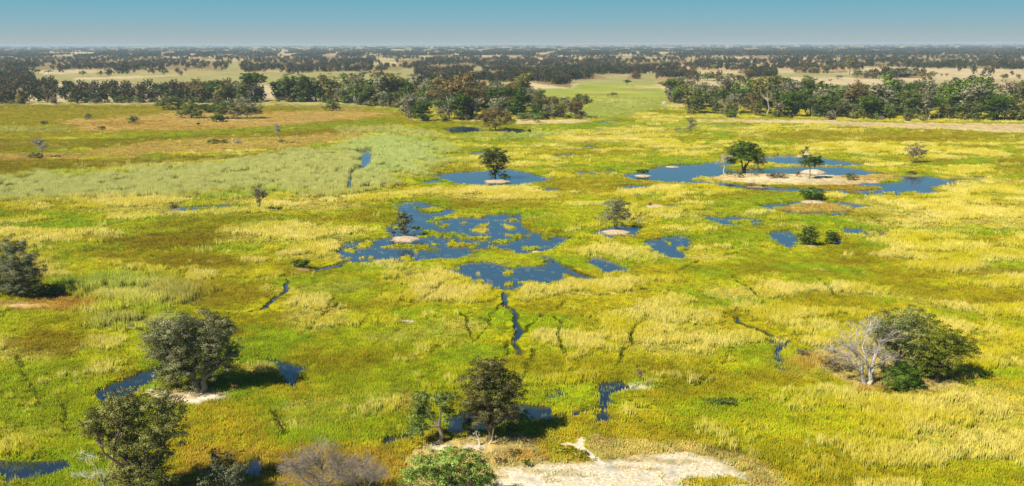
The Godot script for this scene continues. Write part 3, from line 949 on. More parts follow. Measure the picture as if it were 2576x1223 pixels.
# lobes: [centre, radii] in metres from the foot of the tree; returns trunk, limbs and crown meshes
func grow(lobes: Array, o: Dictionary, px: float, trunk_r: float, fork: float, stems: Array, seed_: int) -> Array:
	rng.seed = seed_
	var trunk := Geo.new()
	var limb := Geo.new()
	var crown := Geo.new()
	var gaps := noise(seed_ + 5, 0.9, 2)
	var mean := Vector3.ZERO
	var low := 1e9
	for l in lobes:
		mean += l[0] / lobes.size()
		low = minf(low, l[0].y - l[1].y * 0.5)
	var bark: Color = o.bark
	var thin := maxf(px * (0.24 if o.cover < 0.5 and px > 0.2 else 0.14), 0.012)
	var forks := []
	for s in stems:
		var f := Vector3(s[0], maxf(mean.y * fork, 0.15), s[1])
		var foot := Vector3(s[0] * 0.25, -0.3, s[1] * 0.25)
		var bend := Vector3(rng.randfn(0, 0.12), 0, rng.randfn(0, 0.12)) * f.y
		trunk.tube([foot, foot.lerp(f, 0.12) + Vector3(0, 0.1, 0), foot.lerp(f, 0.5) + bend, f], trunk_r * 1.35, trunk_r * 0.72, 8, bark, 0.6)
		forks.append(f)
	for li in lobes.size():
		var c: Vector3 = lobes[li][0]
		var r: Vector3 = lobes[li][1]
		var f: Vector3 = forks[0]
		for g in forks:
			if g.distance_to(c) < f.distance_to(c): f = g
		var kink := f.lerp(c, 0.5) + Vector3(rng.randfn(0, 0.25), rng.randf_range(-0.1, 0.35), rng.randfn(0, 0.25)) * f.distance_to(c) * 0.35
		if c.y < f.y + 0.3: kink.y = f.y + 0.1
		var lr := clampf(trunk_r * 0.55, thin * 1.2, 0.5)
		var ends := [f, kink.lerp(f, 0.5) + Vector3(0, 0.05, 0) * r.y, kink, c + Vector3(0, r.y * 0.35, 0)]
		limb.tube(ends, lr, lr * 0.25, 5, bark, 0.8)
		# twigs that run out to the skin of the lobe
		for t in o.twigs:
			var d := ball()
			if d.y < -0.35: d.y *= -0.6
			var from: Vector3 = kink.lerp(ends[3], rng.randf())
			var to := c + d * r * rng.randf_range(0.75, 1.05)
			var m2 := from.lerp(to, 0.5) + ball() * r.x * 0.22
			var k: Color = (o.a as Color).lerp(o.b, rng.randf()) if o.cover < 0.5 else bark
			var tr := maxf(lr * 0.22, thin)
			limb.tube([from, m2, to], tr, thin * 0.5, 4, k)
			if o.cover < 0.5:
				for u in 7:
					var s := m2.lerp(to, rng.randf_range(-0.5, 1.0))
					var e := s + (d * 0.7 + ball() * 0.9 + Vector3(0, 0.25, 0)).normalized() * r.x * rng.randf_range(0.18, 0.42)
					limb.tube([s, s.lerp(e, 0.5) + ball() * r.x * 0.05, e], thin * 0.7, thin * 0.35, 3, k)
					for w in 3:
						var s2 := s.lerp(e, rng.randf_range(0.3, 1.0))
						var e2 := s2 + (d * 0.5 + ball()).normalized() * r.x * rng.randf_range(0.08, 0.2)
						limb.tube([s2, e2], thin * 0.5, thin * 0.3, 3, k)
		# leaves in clumps, thickest near the skin
		if o.cover > 0.0:
			var size := maxf(0.11, px * 0.58)
			var skin := 4.0 * PI * pow((pow(r.x * r.y, 1.6) + pow(r.x * r.z, 1.6) + pow(r.y * r.z, 1.6)) / 3.0, 1.0 / 1.6)
			var many := int(clampf(o.cover * 0.88 * skin / (size * size * 0.62), 24, 24000))
			var groups := int(clampf(many / 16.0, 10, 90))
			var per := many / groups
			var cl := pow(r.x * r.y * r.z, 1.0 / 3.0) * 0.24 + size * 0.3
			for q in groups:
				var d := ball()
				if d.y < -0.25 and rng.randf() < 0.55: d.y = -d.y
				if gaps.get_noise_3dv(d * 1.3 + c * 0.15) > 0.34 - o.gap: continue
				var p := c + d * r * (rng.randf_range(0.55, 1.24) if q % 4 else rng.randf_range(0.1, 0.6))
				var tone: Color = (o.a as Color).lerp(o.b, clampf(rng.randfn(0.6, 0.4), 0, 1.15))
				tone *= rng.randf_range(0.8, 1.25)
				var out := ((p - c) / r).normalized()
				for w in per:
					var e := ball()
					if e.y < 0.0 and rng.randf() < 0.6: e.y = -e.y
					var at := p + e * Vector3(1.15, 0.62, 1.15) * cl * pow(rng.randf(), 0.4)
					var n := (out * 0.4 + e * 0.6 + ball() * 0.35 + Vector3(0, 0.15, 0)).normalized()
					var u := ball()
					var v := u.cross(ball()).normalized()
					var z := size * rng.randf_range(0.6, 1.25)
					var k := tone * rng.randf_range(0.88, 1.15)
					crown.tri(at + u * z * 0.75, at - u * z * 0.45 + v * z * 0.5, at - u * z * 0.45 - v * z * 0.5, n, n, n, k)
	return [trunk.mesh(), limb.mesh(), crown.mesh() if crown.v.size() else null]

func plant(called: String, label: String, category: String, group: String, at: Vector3, parts: Array, turn := 0.0, size := Vector3.ONE) -> Node3D:
	var o := thing(called, at)
	o.rotation.y = turn
	o.scale = size
	put("trunk" if category != "bush" else "stem", parts[0], bark_mat, o)
	put("branches", parts[1], bark_mat, o)
	if parts[2]: put("crown" if category != "bush" else "foliage", parts[2], leaf_mat, o)
	tag(o, label, category, group)
	return o

# a tree noted from the photograph: its foot and the lobes of its crown in noted pixels
func hero(called: String, label: String, category: String, look_: String, fx: float, fy: float, lobes: Array, more := {}) -> void:
	var at := spot(fx, fy)
	var m := metres(at)
	var tilt := atan2(EYE - 3.0, Vector2(at.x, at.z).length())
	var local := []
	var k := 0
	var hash_ := int(fx * 7.0 + fy * 131.0)
	for l in lobes:
		var rx: float = l[2] * m
		var rz := rx * 0.85
		var ry := sqrt(maxf(pow(l[3] * m, 2) - pow(rz * sin(tilt), 2), pow(l[3] * m * 0.5, 2))) / cos(tilt)
		var back := rx * 0.35 * (1.0 if (k + hash_) % 2 == 0 else -1.0) * (0.0 if lobes.size() == 1 else 1.0)
		var y: float = ((fy - l[1]) * m - back * sin(tilt)) / cos(tilt)
		local.append([Vector3((l[0] - fx) * m, maxf(y, ry * 0.5), -back), Vector3(rx, ry, rz)])
		k += 1
	var o: Dictionary = looks[look_].duplicate()
	for key in more: o[key] = more[key]
	var high := 0.0
	for l in local: high = maxf(high, l[0].y + l[1].y)
	var px := m * 2576.0 / 1024.0 * float(o.get("fine", 1.0))
	var parts := grow(local, o, px, float(o.get("trunk", high * 0.028)), float(o.get("fork", 0.45)), o.get("stems", [[0.0, 0.0]]), hash_)
	plant(called, label, category, o.get("group", ""), at + Vector3(0, float(o.get("lift", 0.1)), 0), parts)

func make_trees() -> void:
	# nearest, along the bottom and left
	hero("leafy_tree", "big broad grey green tree on the sandy bank at left, its shadow on the water", "tree", "grey", 508, 990,
		[[520, 832, 60, 42], [460, 838, 56, 42], [400, 858, 44, 38], [568, 850, 42, 42], [490, 880, 70, 50], [545, 885, 40, 36], [425, 880, 40, 34], [470, 920, 50, 40], [585, 890, 26, 24], [430, 900, 38, 36], [540, 925, 50, 32], [480, 940, 44, 34]], {"a": lin(78, 86, 50), "b": lin(156, 158, 114), "trunk": 0.5, "cover": 1.3, "gap": -0.04, "fork": 0.3, "bark": lin(140, 132, 118), "twigs": 18, "stems": [[0.2, 0], [-0.9, 0.2]]})
	hero("round_bush", "olive bush at the left foot of the big broad tree", "bush", "olive", 420, 990, [[415, 962, 34, 26], [440, 950, 22, 18]], {})
	hero("leafy_tree", "tall two toned tree at the bottom left with creeper clad trunk", "tree", "olive", 370, 1268,
		[[300, 1070, 66, 56], [360, 1040, 56, 44], [424, 1040, 46, 48], [440, 1090, 54, 50], [320, 1120, 60, 46], [395, 1130, 54, 48], [360, 1190, 70, 48], [405, 1230, 52, 44], [315, 1220, 50, 44], [262, 1080, 30, 30]], {"a": lin(84, 92, 40), "b": lin(154, 154, 87), "cover": 1.5, "gap": 0.0, "trunk": 0.45, "fork": 0.35, "twigs": 12})
	hero("dead_tree", "bare white dead tree at the bottom left corner", "tree", "white", 268, 1262, [[228, 1150, 26, 22], [216, 1195, 34, 22], [262, 1200, 26, 26]], {"twigs": 7, "trunk": 0.16, "fork": 0.3})
	hero("round_bush", "grey green bush at the bottom edge left of the leafless ones", "bush", "blue", 568, 1262, [[568, 1192, 40, 40], [600, 1205, 32, 34], [535, 1210, 30, 30], [555, 1160, 20, 20]], {"cover": 1.0, "fork": 0.3})
	hero("bare_tree", "larger leafless grey tree at the bottom edge, fine pale twigs", "tree", "lilac", 812, 1262, [[800, 1155, 66, 42], [752, 1185, 50, 38], [860, 1178, 52, 38], [805, 1205, 76, 34]], {"twigs": 54, "trunk": 0.22, "fork": 0.25, "group": "leafless grey trees"})
	hero("bare_tree", "smaller leafless grey tree right of the larger one at the bottom", "tree", "lilac", 920, 1262, [[912, 1182, 52, 32], [945, 1200, 44, 30], [880, 1208, 44, 30]], {"twigs": 44, "trunk": 0.18, "fork": 0.25, "group": "leafless grey trees"})
	hero("leafy_tree", "small forked tree with separate leaf clusters left of the tall middle tree", "tree", "fresh", 1106, 1118,
		[[1062, 1012, 26, 26], [1120, 1014, 34, 24], [1062, 1050, 32, 30], [1050, 1082, 34, 20], [1128, 1042, 18, 16]], {"a": lin(74, 96, 36), "b": lin(142, 160, 84), "trunk": 0.3, "fork": 0.55, "cover": 1.5, "bark": lin(150, 138, 118)})
	hero("leafy_tree", "tall dark brownish tree standing beside the white sand at the bottom", "tree", "brown", 1232, 1112,
		[[1232, 936, 40, 32], [1205, 975, 40, 38], [1260, 975, 46, 40], [1220, 1015, 52, 38], [1285, 1000, 34, 40], [1240, 1045, 54, 32], [1200, 1040, 34, 30], [1285, 1040, 30, 28]], {"a": lin(68, 72, 36), "b": lin(130, 126, 78), "cover": 1.5, "gap": 0.10, "trunk": 0.42, "fork": 0.3, "twigs": 8})
	hero("round_bush", "small leafy green bush in the shade right of the tall brownish tree", "bush", "fresh", 1308, 1090, [[1312, 1058, 28, 20], [1290, 1072, 20, 14]], {})
	hero("round_bush", "dark olive bush against the left foot of the tall brownish tree", "bush", "olive", 1180, 1100, [[1180, 1072, 18, 24]], {"a": lin(60, 66, 28), "b": lin(110, 112, 57)})
	hero("dead_tree", "short broken white stump in front of the tall brownish tree", "stump", "white", 1206, 1124, [[1198, 1096, 12, 10], [1180, 1106, 14, 7]], {"twigs": 3, "trunk": 0.16, "fork": 0.6})
	hero("round_bush", "bright green leafy bush at the bottom edge in front of the stump", "bush", "fresh", 1130, 1268,
		[[1075, 1175, 40, 28], [1150, 1165, 56, 30], [1110, 1200, 60, 30], [1200, 1190, 36, 28], [1040, 1205, 40, 22], [1220, 1215, 30, 22], [1150, 1225, 60, 26]], {"fork": 0.25, "a": lin(76, 112, 30), "b": lin(172, 202, 96), "cover": 1.5})
	hero("round_bush", "small round shrub alone on the white sand", "bush", "fresh", 1326, 1178, [[1326, 1167, 12, 9]], {"a": lin(70, 88, 26), "b": lin(126, 142, 57)})
	for b in [[1420, 1142, 26, 10, "low olive scrub beside the forked sand path, left part"], [1458, 1154, 24, 9, "low olive scrub beside the forked sand path, right part"], [1290, 1152, 22, 9, "dry brown scrub on the sand right of the stump"], [1262, 1170, 20, 8, "dry brown scrub on the sand nearest the bright bush"]]:
		hero("scrub", b[4], "bush", "yellowish" if b[1] < 1150 or b[0] > 1450 else "brown", b[0], b[1], [[b[0], b[1] - b[3], b[2], b[3]]], {"cover": 0.9})
	# the clump on the right
	hero("dead_tree", "large white dead tree at the left of the right hand clump", "tree", "white", 2182, 972,
		[[2150, 845, 46, 42], [2100, 868, 42, 28], [2182, 824, 32, 34], [2118, 905, 48, 26], [2212, 872, 40, 36], [2070, 886, 28, 18], [2240, 905, 28, 22], [2170, 890, 50, 30], [2245, 850, 34, 32]], {"twigs": 17, "trunk": 0.36, "fork": 0.3, "fine": 1.0, "a": lin(168, 160, 148), "b": lin(232, 224, 212), "bark": lin(220, 212, 198), "stems": [[-0.9, 0.0], [0.3, -0.2]]})
	hero("leafy_tree", "grey green tree in the middle of the right hand clump", "tree", "grey", 2255, 950,
		[[2222, 826, 50, 36], [2285, 815, 50, 36], [2225, 870, 40, 28], [2200, 835, 26, 24], [2265, 850, 54, 34], [2325, 835, 26, 28], [2280, 890, 44, 28]], {"a": lin(92, 108, 52), "b": lin(168, 174, 108), "fork": 0.4, "twigs": 14, "trunk": 0.3, "cover": 1.0, "gap": 0.0})
	hero("leafy_tree", "dark green tree at the right end of the right hand clump", "tree", "dark", 2360, 965,
		[[2345, 850, 44, 32], [2400, 870, 40, 28], [2365, 895, 50, 34], [2330, 920, 36, 30], [2418, 888, 30, 20], [2375, 935, 40, 24], [2310, 880, 30, 28], [2320, 925, 40, 26]], {"a": lin(80, 98, 28), "b": lin(148, 156, 62), "fork": 0.4, "trunk": 0.3, "cover": 1.2, "gap": 0.0, "twigs": 8})
	hero("bare_tree", "grey leafless tree between the white dead tree and the green one", "tree", "sere", 2222, 940, [[2225, 850, 36, 34], [2250, 880, 34, 30], [2200, 895, 30, 26]], {"cover": 0.35, "twigs": 26, "a": lin(132, 126, 108), "b": lin(176, 170, 148)})
	hero("round_bush", "green bush at the foot of the right hand clump", "bush", "fresh", 2272, 988, [[2272, 955, 42, 32], [2240, 972, 26, 18], [2300, 970, 26, 20]], {"a": lin(50, 80, 22), "b": lin(110, 140, 52)})
	hero("round_bush", "dark twiggy bush under the white dead tree, left side", "bush", "sere", 2120, 940, [[2110, 920, 38, 20], [2085, 915, 22, 16], [2150, 932, 26, 16]], {"cover": 0.5, "a": lin(70, 66, 46), "b": lin(126, 119, 92)})
	hero("dead_shrub", "small bare grey shrub left of the right hand clump", "bush", "sere", 2020, 900, [[2018, 888, 16, 10]], {})
	# left edge
	hero("leafy_tree", "large blue grey tree cut by the left edge of the picture", "tree", "blue", 48, 752,
		[[40, 636, 36, 36], [80, 668, 40, 34], [10, 670, 44, 44], [55, 690, 50, 36], [-30, 690, 40, 40], [100, 690, 28, 24], [30, 725, 54, 26], [75, 728, 34, 22]], {"cover": 1.35, "twigs": 9, "fork": 0.35, "trunk": 0.4})
	hero("round_bush", "dark bush in the shade right of the blue grey tree", "bush", "deep", 122, 752, [[124, 736, 24, 18], [98, 738, 16, 16]], {})
	# grass plain
	hero("dead_shrub", "tiny bare shrub by the pale ant heap in tall grass", "bush", "sere", 1610, 964, [[1610, 941, 13, 12]], {"fork": 0.6, "trunk": 0.06})
	hero("spiky_plant", "low spiky grey green plant in tall grass left of the right clump", "bush", "fresh", 1818, 1024, [[1808, 1014, 26, 8], [1832, 1012, 18, 8]], {"a": lin(84, 104, 40), "b": lin(134, 152, 72)})
	hero("dead_shrub", "dark dry brush on the earth heap below the middle pool", "bush", "sere", 1608, 788, [[1606, 778, 18, 9]], {"cover": 0.6})
	hero("round_bush", "low green bush on the earth bank left of the pool", "bush", "fresh", 754, 678, [[748, 666, 22, 11], [768, 664, 14, 10]], {"a": lin(56, 74, 20), "b": lin(114, 133, 55)})
	# islets in the middle pool
	hero("leafy_tree", "narrow dark tree on the sand islet in the middle pool", "tree", "blue", 1018, 596, [[1016, 552, 18, 17], [1026, 562, 13, 15], [1012, 578, 13, 15], [1022, 588, 10, 8]], {"a": lin(54, 62, 46), "b": lin(112, 119, 103), "fork": 0.3, "cover": 1.5})
	hero("round_bush", "dark shrub at the left of the narrow tree on the islet", "bush", "sere", 990, 598, [[988, 588, 9, 8]], {"cover": 0.8, "a": lin(60, 62, 44), "b": lin(110, 110, 85)})
	hero("small_tree", "tiny flat topped tree at the right end of the pool islet", "tree", "yellowish", 1042, 594, [[1050, 577, 14, 5]], {"fork": 0.8, "trunk": 0.09})
	hero("leafy_tree", "round grey green tree on the oval islet right of the pool", "tree", "grey", 1548, 580, [[1548, 530, 36, 26], [1530, 550, 26, 20], [1568, 550, 24, 20], [1548, 518, 22, 18]], {"fork": 0.3, "cover": 1.0, "gap": 0.16, "twigs": 8, "stems": [[0.1, 0], [-0.3, 0.1], [0.4, -0.1]], "trunk": 0.14})
	hero("leafy_tree", "dark round topped tree with hanging branches on a far white islet", "tree", "dark", 1246, 452, [[1245, 396, 30, 19], [1226, 404, 19, 16], [1264, 406, 19, 17], [1240, 420, 18, 14], [1256, 426, 16, 12], [1240, 440, 10, 10]], {"a": lin(54, 66, 30), "b": lin(112, 121, 71), "fork": 0.4, "trunk": 0.35, "gap": 0.06})
	hero("round_bush", "low dark bush right of the round topped tree's trunk", "bush", "deep", 1270, 452, [[1268, 446, 14, 6]], {})
	# the lagoon island on the right
	hero("leafy_tree", "large dark flat topped tree on the left of the lagoon island", "tree", "deep", 1872, 436, [[1868, 372, 34, 15], [1842, 384, 24, 14], [1896, 386, 22, 14], [1866, 396, 36, 14], [1902, 404, 14, 12], [1838, 404, 14, 10]], {"fork": 0.55, "stems": [[-0.9, 0.0], [0.5, 0.1], [1.2, -0.2]], "trunk": 0.32, "a": lin(48, 74, 22), "b": lin(110, 135, 50)})
	hero("bare_tree", "pale bare tree left of the large flat topped tree", "tree", "white", 1822, 439, [[1816, 402, 13, 13], [1806, 412, 10, 8], [1832, 398, 10, 12]], {"twigs": 9, "a": lin(170, 162, 146), "b": lin(236, 227, 206), "trunk": 0.16, "fork": 0.55})
	hero("leafy_tree", "slim pale trunked tree right of the large flat topped tree", "tree", "grey", 1908, 436, [[1912, 402, 14, 11], [1904, 412, 10, 9], [1920, 412, 8, 8]], {"bark": lin(212, 202, 184), "trunk": 0.12, "fork": 0.5})
	hero("round_bush", "dark shrub under the pale bare tree on the lagoon island", "bush", "dark", 1834, 441, [[1834, 436, 10, 6]], {})
	hero("round_bush", "bushy dark shrub in front of the flat topped tree's trunks", "bush", "dark", 1862, 448, [[1862, 440, 11, 8]], {})
	hero("round_bush", "grey twiggy shrub under the slim pale trunked tree", "bush", "sere", 1890, 443, [[1892, 430, 13, 12]], {"cover": 0.7})
	hero("round_bush", "small round shrub right of the slim pale trunked tree", "bush", "dark", 1914, 438, [[1914, 431, 8, 8]], {})
	hero("round_bush", "wide low grey brown bush in the middle of the lagoon island", "bush", "sere", 1952, 449, [[1938, 443, 14, 6], [1962, 443, 20, 7]], {"cover": 1.0, "a": lin(90, 84, 56), "b": lin(149, 140, 103)})
	hero("leafy_tree", "small dark umbrella shaped tree in front of the termite mound", "tree", "deep", 2036, 452, [[2040, 405, 26, 12], [2024, 413, 14, 8], [2056, 412, 14, 9]], {"fork": 0.7, "trunk": 0.2, "bark": lin(150, 138, 118)})
	hero("dead_shrub", "thin bare shrub left of the umbrella shaped tree's trunk", "bush", "sere", 2006, 448, [[2006, 438, 7, 9]], {})
	hero("round_bush", "lone round bush on the right of the lagoon island", "bush", "dark", 2140, 454, [[2140, 446, 16, 8]], {})
	hero("round_bush", "low dark bush reflected in the lagoon's right arm", "bush", "sere", 2298, 441, [[2296, 436, 15, 5]], {"cover": 0.9, "a": lin(62, 62, 44), "b": lin(110, 108, 80)})
	hero("small_tree", "thin sparse tree behind the lagoon by the pointed mound", "tree", "sere", 2022, 396, [[2022, 386, 10, 8], [2027, 374, 5, 6]], {"cover": 0.8, "a": lin(60, 66, 36), "b": lin(110, 114, 69)})
	hero("bare_tree", "round grey twiggy tree alone near the right edge", "tree", "sere", 2303, 413, [[2306, 380, 24, 18], [2292, 390, 14, 14], [2320, 388, 13, 12]], {"cover": 0.8, "twigs": 22, "stems": [[0.2, 0], [-0.4, 0.1]], "trunk": 0.22, "fork": 0.3})
	hero("round_bush", "dark bush on the small flat islet at the lagoon's left end", "bush", "deep", 1618, 441, [[1616, 434, 14, 6]], {})
	hero("dead_shrub", "grey shrub at the left end of the low sand islet", "bush", "sere", 1636, 521, [[1637, 514, 8, 7]], {"cover": 0.5})
	hero("round_bush", "dense dark green bush on the white islet above the ring", "bush", "deep", 2044, 506, [[2046, 490, 26, 15], [2030, 494, 12, 11], [2062, 500, 11, 10]], {"a": lin(46, 78, 18), "b": lin(105, 140, 48)})
	hero("leafy_tree", "taller left tree of the dark green pair at right", "tree", "dark", 2032, 621, [[2032, 582, 17, 14], [2024, 600, 18, 16], [2042, 600, 16, 16], [2030, 612, 18, 10]], {"a": lin(52, 74, 22), "b": lin(119, 140, 62), "fork": 0.3})
	hero("round_bush", "shorter right bush of the dark green pair at right", "bush", "deep", 2092, 617, [[2088, 596, 15, 13], [2104, 606, 11, 12], [2082, 608, 10, 10]], {})
	hero("driftwood_brush", "dark tangled brush on the brown islet below the lagoon island", "bush", "sere", 1892, 470, [[1890, 466, 18, 5], [1925, 468, 12, 3]], {"cover": 0.6, "a": lin(80, 72, 50), "b": lin(138, 126, 98)})
	# left of the plain
	hero("bare_tree", "leaning grey tree with brushy top in the left marsh", "tree", "sere", 646, 531, [[656, 484, 16, 13], [646, 496, 10, 12], [668, 492, 11, 12], [652, 508, 7, 9]], {"twigs": 16, "cover": 0.3, "trunk": 0.22, "fork": 0.5, "stems": [[0.9, 0.0]]})
	hero("dead_shrub", "small dark dry bush on the earth islet in the left marsh", "bush", "sere", 438, 534, [[438, 521, 12, 10]], {"cover": 1.0, "a": lin(74, 64, 46), "b": lin(126, 112, 87)})
	hero("bare_tree", "bare grey tree on the far left of the plain", "tree", "bare", 106, 398, [[100, 362, 18, 12], [116, 372, 14, 9], [90, 360, 9, 9]], {"twigs": 16, "fork": 0.5})
	hero("round_bush", "dark bush at the foot of the bare tree on the far left", "bush", "dark", 88, 400, [[84, 393, 16, 7], [98, 395, 10, 5]], {})
	hero("bare_tree", "slim bare grey tree above the reed beds", "tree", "bare", 701, 362, [[701, 328, 10, 14], [697, 320, 7, 9]], {"twigs": 20, "fork": 0.55})
	hero("round_bush", "dark shrub right of the slim bare tree", "bush", "dark", 710, 362, [[709, 357, 9, 5]], {})
	hero("fallen_tree", "fallen bleached tree lying on tan grass above the reeds", "fallen tree", "white", 585, 362, [[597, 357, 12, 5]], {"twigs": 10, "fork": 0.3, "a": lin(170, 164, 150), "b": lin(225, 218, 202)})
	hero("round_bush", "dark bush left of the fallen bleached tree", "bush", "dark", 545, 362, [[540, 357, 16, 5], [560, 357, 10, 4]], {})
	hero("round_bush", "round dark bush alone on the tan grass at left", "bush", "dark", 335, 312, [[335, 303, 14, 10]], {"gap": 0.0})
	hero("dead_shrub", "grey bare shrub on the tan grass at upper left", "bush", "sere", 223, 300, [[223, 294, 11, 7]], {})
	hero("round_bush", "low dark bush on the tan grass below the grey shrub", "bush", "dark", 256, 328, [[256, 323, 9, 4]], {})
	hero("dead_shrub", "flat grey shrub left of the tan grass", "bush", "sere", 110, 313, [[110, 310, 10, 3]], {})
	hero("round_bush", "tiny dark bush on tan grass below the left tree group", "bush", "deep", 499, 317, [[499, 313, 5, 4]], {})
	for t in [
		["dark tree at the left of the group before the left wood", "dark", 434, 277, [[428, 258, 26, 18], [446, 264, 20, 13], [414, 264, 14, 10]]],
		["forked tree with pale trunk in the group before the left wood", "dark", 482, 298, [[468, 284, 20, 13], [496, 288, 18, 11], [480, 270, 18, 12], [458, 288, 12, 8]]],
		["low wide dark bush between the trees of the left group", "deep", 522, 283, [[518, 274, 24, 9], [540, 276, 14, 8]]],
		["tall dark tree in the middle of the group before the left wood", "dark", 560, 300, [[552, 274, 24, 14], [574, 268, 20, 13], [560, 286, 18, 10]]],
		["low round bush in front of the middle tree of that left group", "deep", 552, 307, [[548, 298, 18, 8], [562, 300, 10, 6]]],
		["broad grey tree at the right of the group before the left wood", "grey", 622, 299, [[612, 268, 30, 19], [640, 280, 22, 16], [598, 284, 18, 13], [622, 286, 26, 12]]],
		["tall dark tree behind the group, between the left woods", "deep", 545, 258, [[540, 224, 24, 18], [560, 234, 20, 16], [545, 246, 24, 12]]],
		["brownish tree behind the group, between the left woods", "brown", 500, 256, [[494, 220, 24, 18], [512, 232, 20, 16], [490, 242, 22, 13]]],
		["grey crowned tree standing at the left wood's right end", "grey", 620, 256, [[612, 222, 28, 20], [636, 234, 20, 16], [620, 244, 26, 12]]],
		["lone dark tree with long shadow right of the left tree group", "dark", 838, 279, [[834, 262, 15, 13], [842, 270, 12, 9], [824, 272, 10, 6]]],
		["big brown grey tree standing in the marsh before the middle wood", "brown", 1246, 330, [[1245, 292, 34, 16], [1220, 304, 22, 14], [1272, 304, 22, 15], [1246, 314, 26, 13]]],
		["small isolated brushy tree on the green right of the middle wood", "sere", 1738, 334, [[1736, 306, 13, 9], [1740, 320, 12, 10], [1734, 326, 10, 6]]],
		["umbrella shaped tree on the far meadow right of the middle wood", "deep", 1577, 217, [[1577, 206, 9, 4]]],
		["low dark bush with bare stump on the far meadow", "dark", 1540, 243, [[1544, 238, 9, 4], [1530, 240, 4, 3]]],
		["bright green bush before the right part of the middle wood", "fresh", 1310, 304, [[1310, 294, 13, 9]]],
		["second bright green bush right of the first before the middle wood", "fresh", 1348, 309, [[1347, 298, 14, 11]]],
		["small bare pale tree at the near edge of the far meadow", "bare", 1316, 221, [[1316, 211, 7, 6]]]]:
		hero("small_tree" if t[4].size() > 1 else "round_bush", t[0], "tree" if t[4].size() > 1 else "bush", t[1], t[2], t[3], t[4], {"cover": 0.9 if t[1] == "sere" else looks[t[1]].cover})
	# single trees on the pale savanna at the upper right
	var words := ["olive", "dark", "grey", "brown"]
	var k := 0
	for t in [[2137, 187, 12, 40], [2156, 198, 12, 20], [2178, 198, 13, 18], [2197, 199, 11, 18], [2225, 180, 8, 12], [2246, 196, 13, 20], [2285, 196, 22, 18], [2318, 197, 16, 15], [2342, 199, 11, 18], [2402, 215, 9, 20], [2480, 199, 5, 12], [2524, 201, 9, 14], [2368, 193, 4, 7], [2382, 192, 4, 7], [2110, 201, 9, 12], [1880, 196, 18, 22], [1938, 192, 12, 16], [1780, 204, 22, 17], [1832, 203, 13, 18], [2010, 184, 14, 14], [2048, 184, 14, 14], [2080, 184, 12, 18], [1846, 178, 8, 14], [1745, 176, 8, 12], [1795, 176, 9, 14], [1890, 210, 8, 9], [2500, 228, 10, 16], [2555, 232, 14, 22], [1920, 172, 8, 12], [2090, 206, 5, 6], [207, 193, 10, 14], [253, 193, 9, 13], [318, 188, 6, 8], [415, 192, 9, 16], [500, 178, 10, 18], [665, 184, 5, 9], [360, 178, 9, 10], [90, 186, 10, 11], [122, 187, 9, 10]]:
		hero("savanna_tree", "%s tree on the pale savanna, %s from its left end" % [words[k % 4], ""], "tree", words[k % 4], t[0], t[1], [[t[0], t[1] - t[3] * 0.62, t[2], t[3] * 0.38], [t[0] + t[2] * 0.3, t[1] - t[3] * 0.8, t[2] * 0.6, t[3] * 0.22]], {"group": "single trees on the pale savanna", "fork": 0.6, "savanna": true})
		k += 1
	# dead wood lying or leaning
	for w in [
		[1228, 1122, 0.0, 1242, 1122, 2.1, 0.10, lin(226, 218, 204), "white pole leaning out of the sand below the tall brownish tree"],
		[1196, 1126, 0.05, 1214, 1140, 0.5, 0.09, lin(96, 84, 70), "dark broken branch on the sand beside the white stump"],
		[2052, 902, 0.05, 2084, 908, 0.5, 0.10, lin(88, 78, 66), "dark curved log left of the white dead tree"],
		[2074, 922, 0.05, 2096, 930, 0.3, 0.10, lin(96, 86, 72), "short dark log on bare soil under the white dead tree"],
		[455, 984, 0.1, 478, 978, 0.4, 0.14, lin(226, 214, 194), "bleached log on the sandy bank left of the big tree's trunk"],
		[572, 538, 0.1, 612, 541, 0.35, 0.09, lin(214, 206, 190), "bleached branch on the grass left of the leaning grey tree"],
		[1462, 302, 0.2, 1480, 301, 0.5, 0.16, lin(216, 206, 186), "bleached log at the right tip of the middle wood"]]:
		var from := spot(w[0], w[1]) + Vector3(0, w[2], 0)
		var to := spot(w[3], w[4] if w[5] < 1.0 else w[1]) + Vector3(0, w[5], 0)
		var g := Geo.new()
		rng.seed = int(w[0])
		var bend := ball() * 0.1 * from.distance_to(to)
		g.tube([Vector3.ZERO, (to - from) * 0.35 + bend, (to - from) * 0.7 + bend * 0.6, to - from], w[6], w[6] * 0.45, 7, w[7])
		g.tube([(to - from) * 0.6 + bend * 0.7, (to - from) * 0.75 + Vector3(0.1, 0.5, 0.2) * from.distance_to(to) * 0.4], w[6] * 0.5, w[6] * 0.2, 5, w[7])
		var o := put("dead_branch", g.mesh(), bark_mat)
		o.position = from
		tag(o, w[8], "dead wood")
	name_in_rows(["savanna_tree"], "on the far pale savanna")

# ordinals along x for things that differ in little else
func ordinal(n: int) -> String:
	var ones := ["", "first", "second", "third", "fourth", "fifth", "sixth", "seventh", "eighth", "ninth", "tenth", "eleventh", "twelfth", "thirteenth", "fourteenth", "fifteenth", "sixteenth", "seventeenth", "eighteenth", "nineteenth"]
	if n < 20: return ones[n]
	var tens := ["", "", "twenty", "thirty", "forty", "fifty", "sixty", "seventy"]
	if n % 10 == 0: return tens[n / 10].trim_suffix("y") + "ieth"
	return tens[n / 10] + "-" + ones[n % 10]

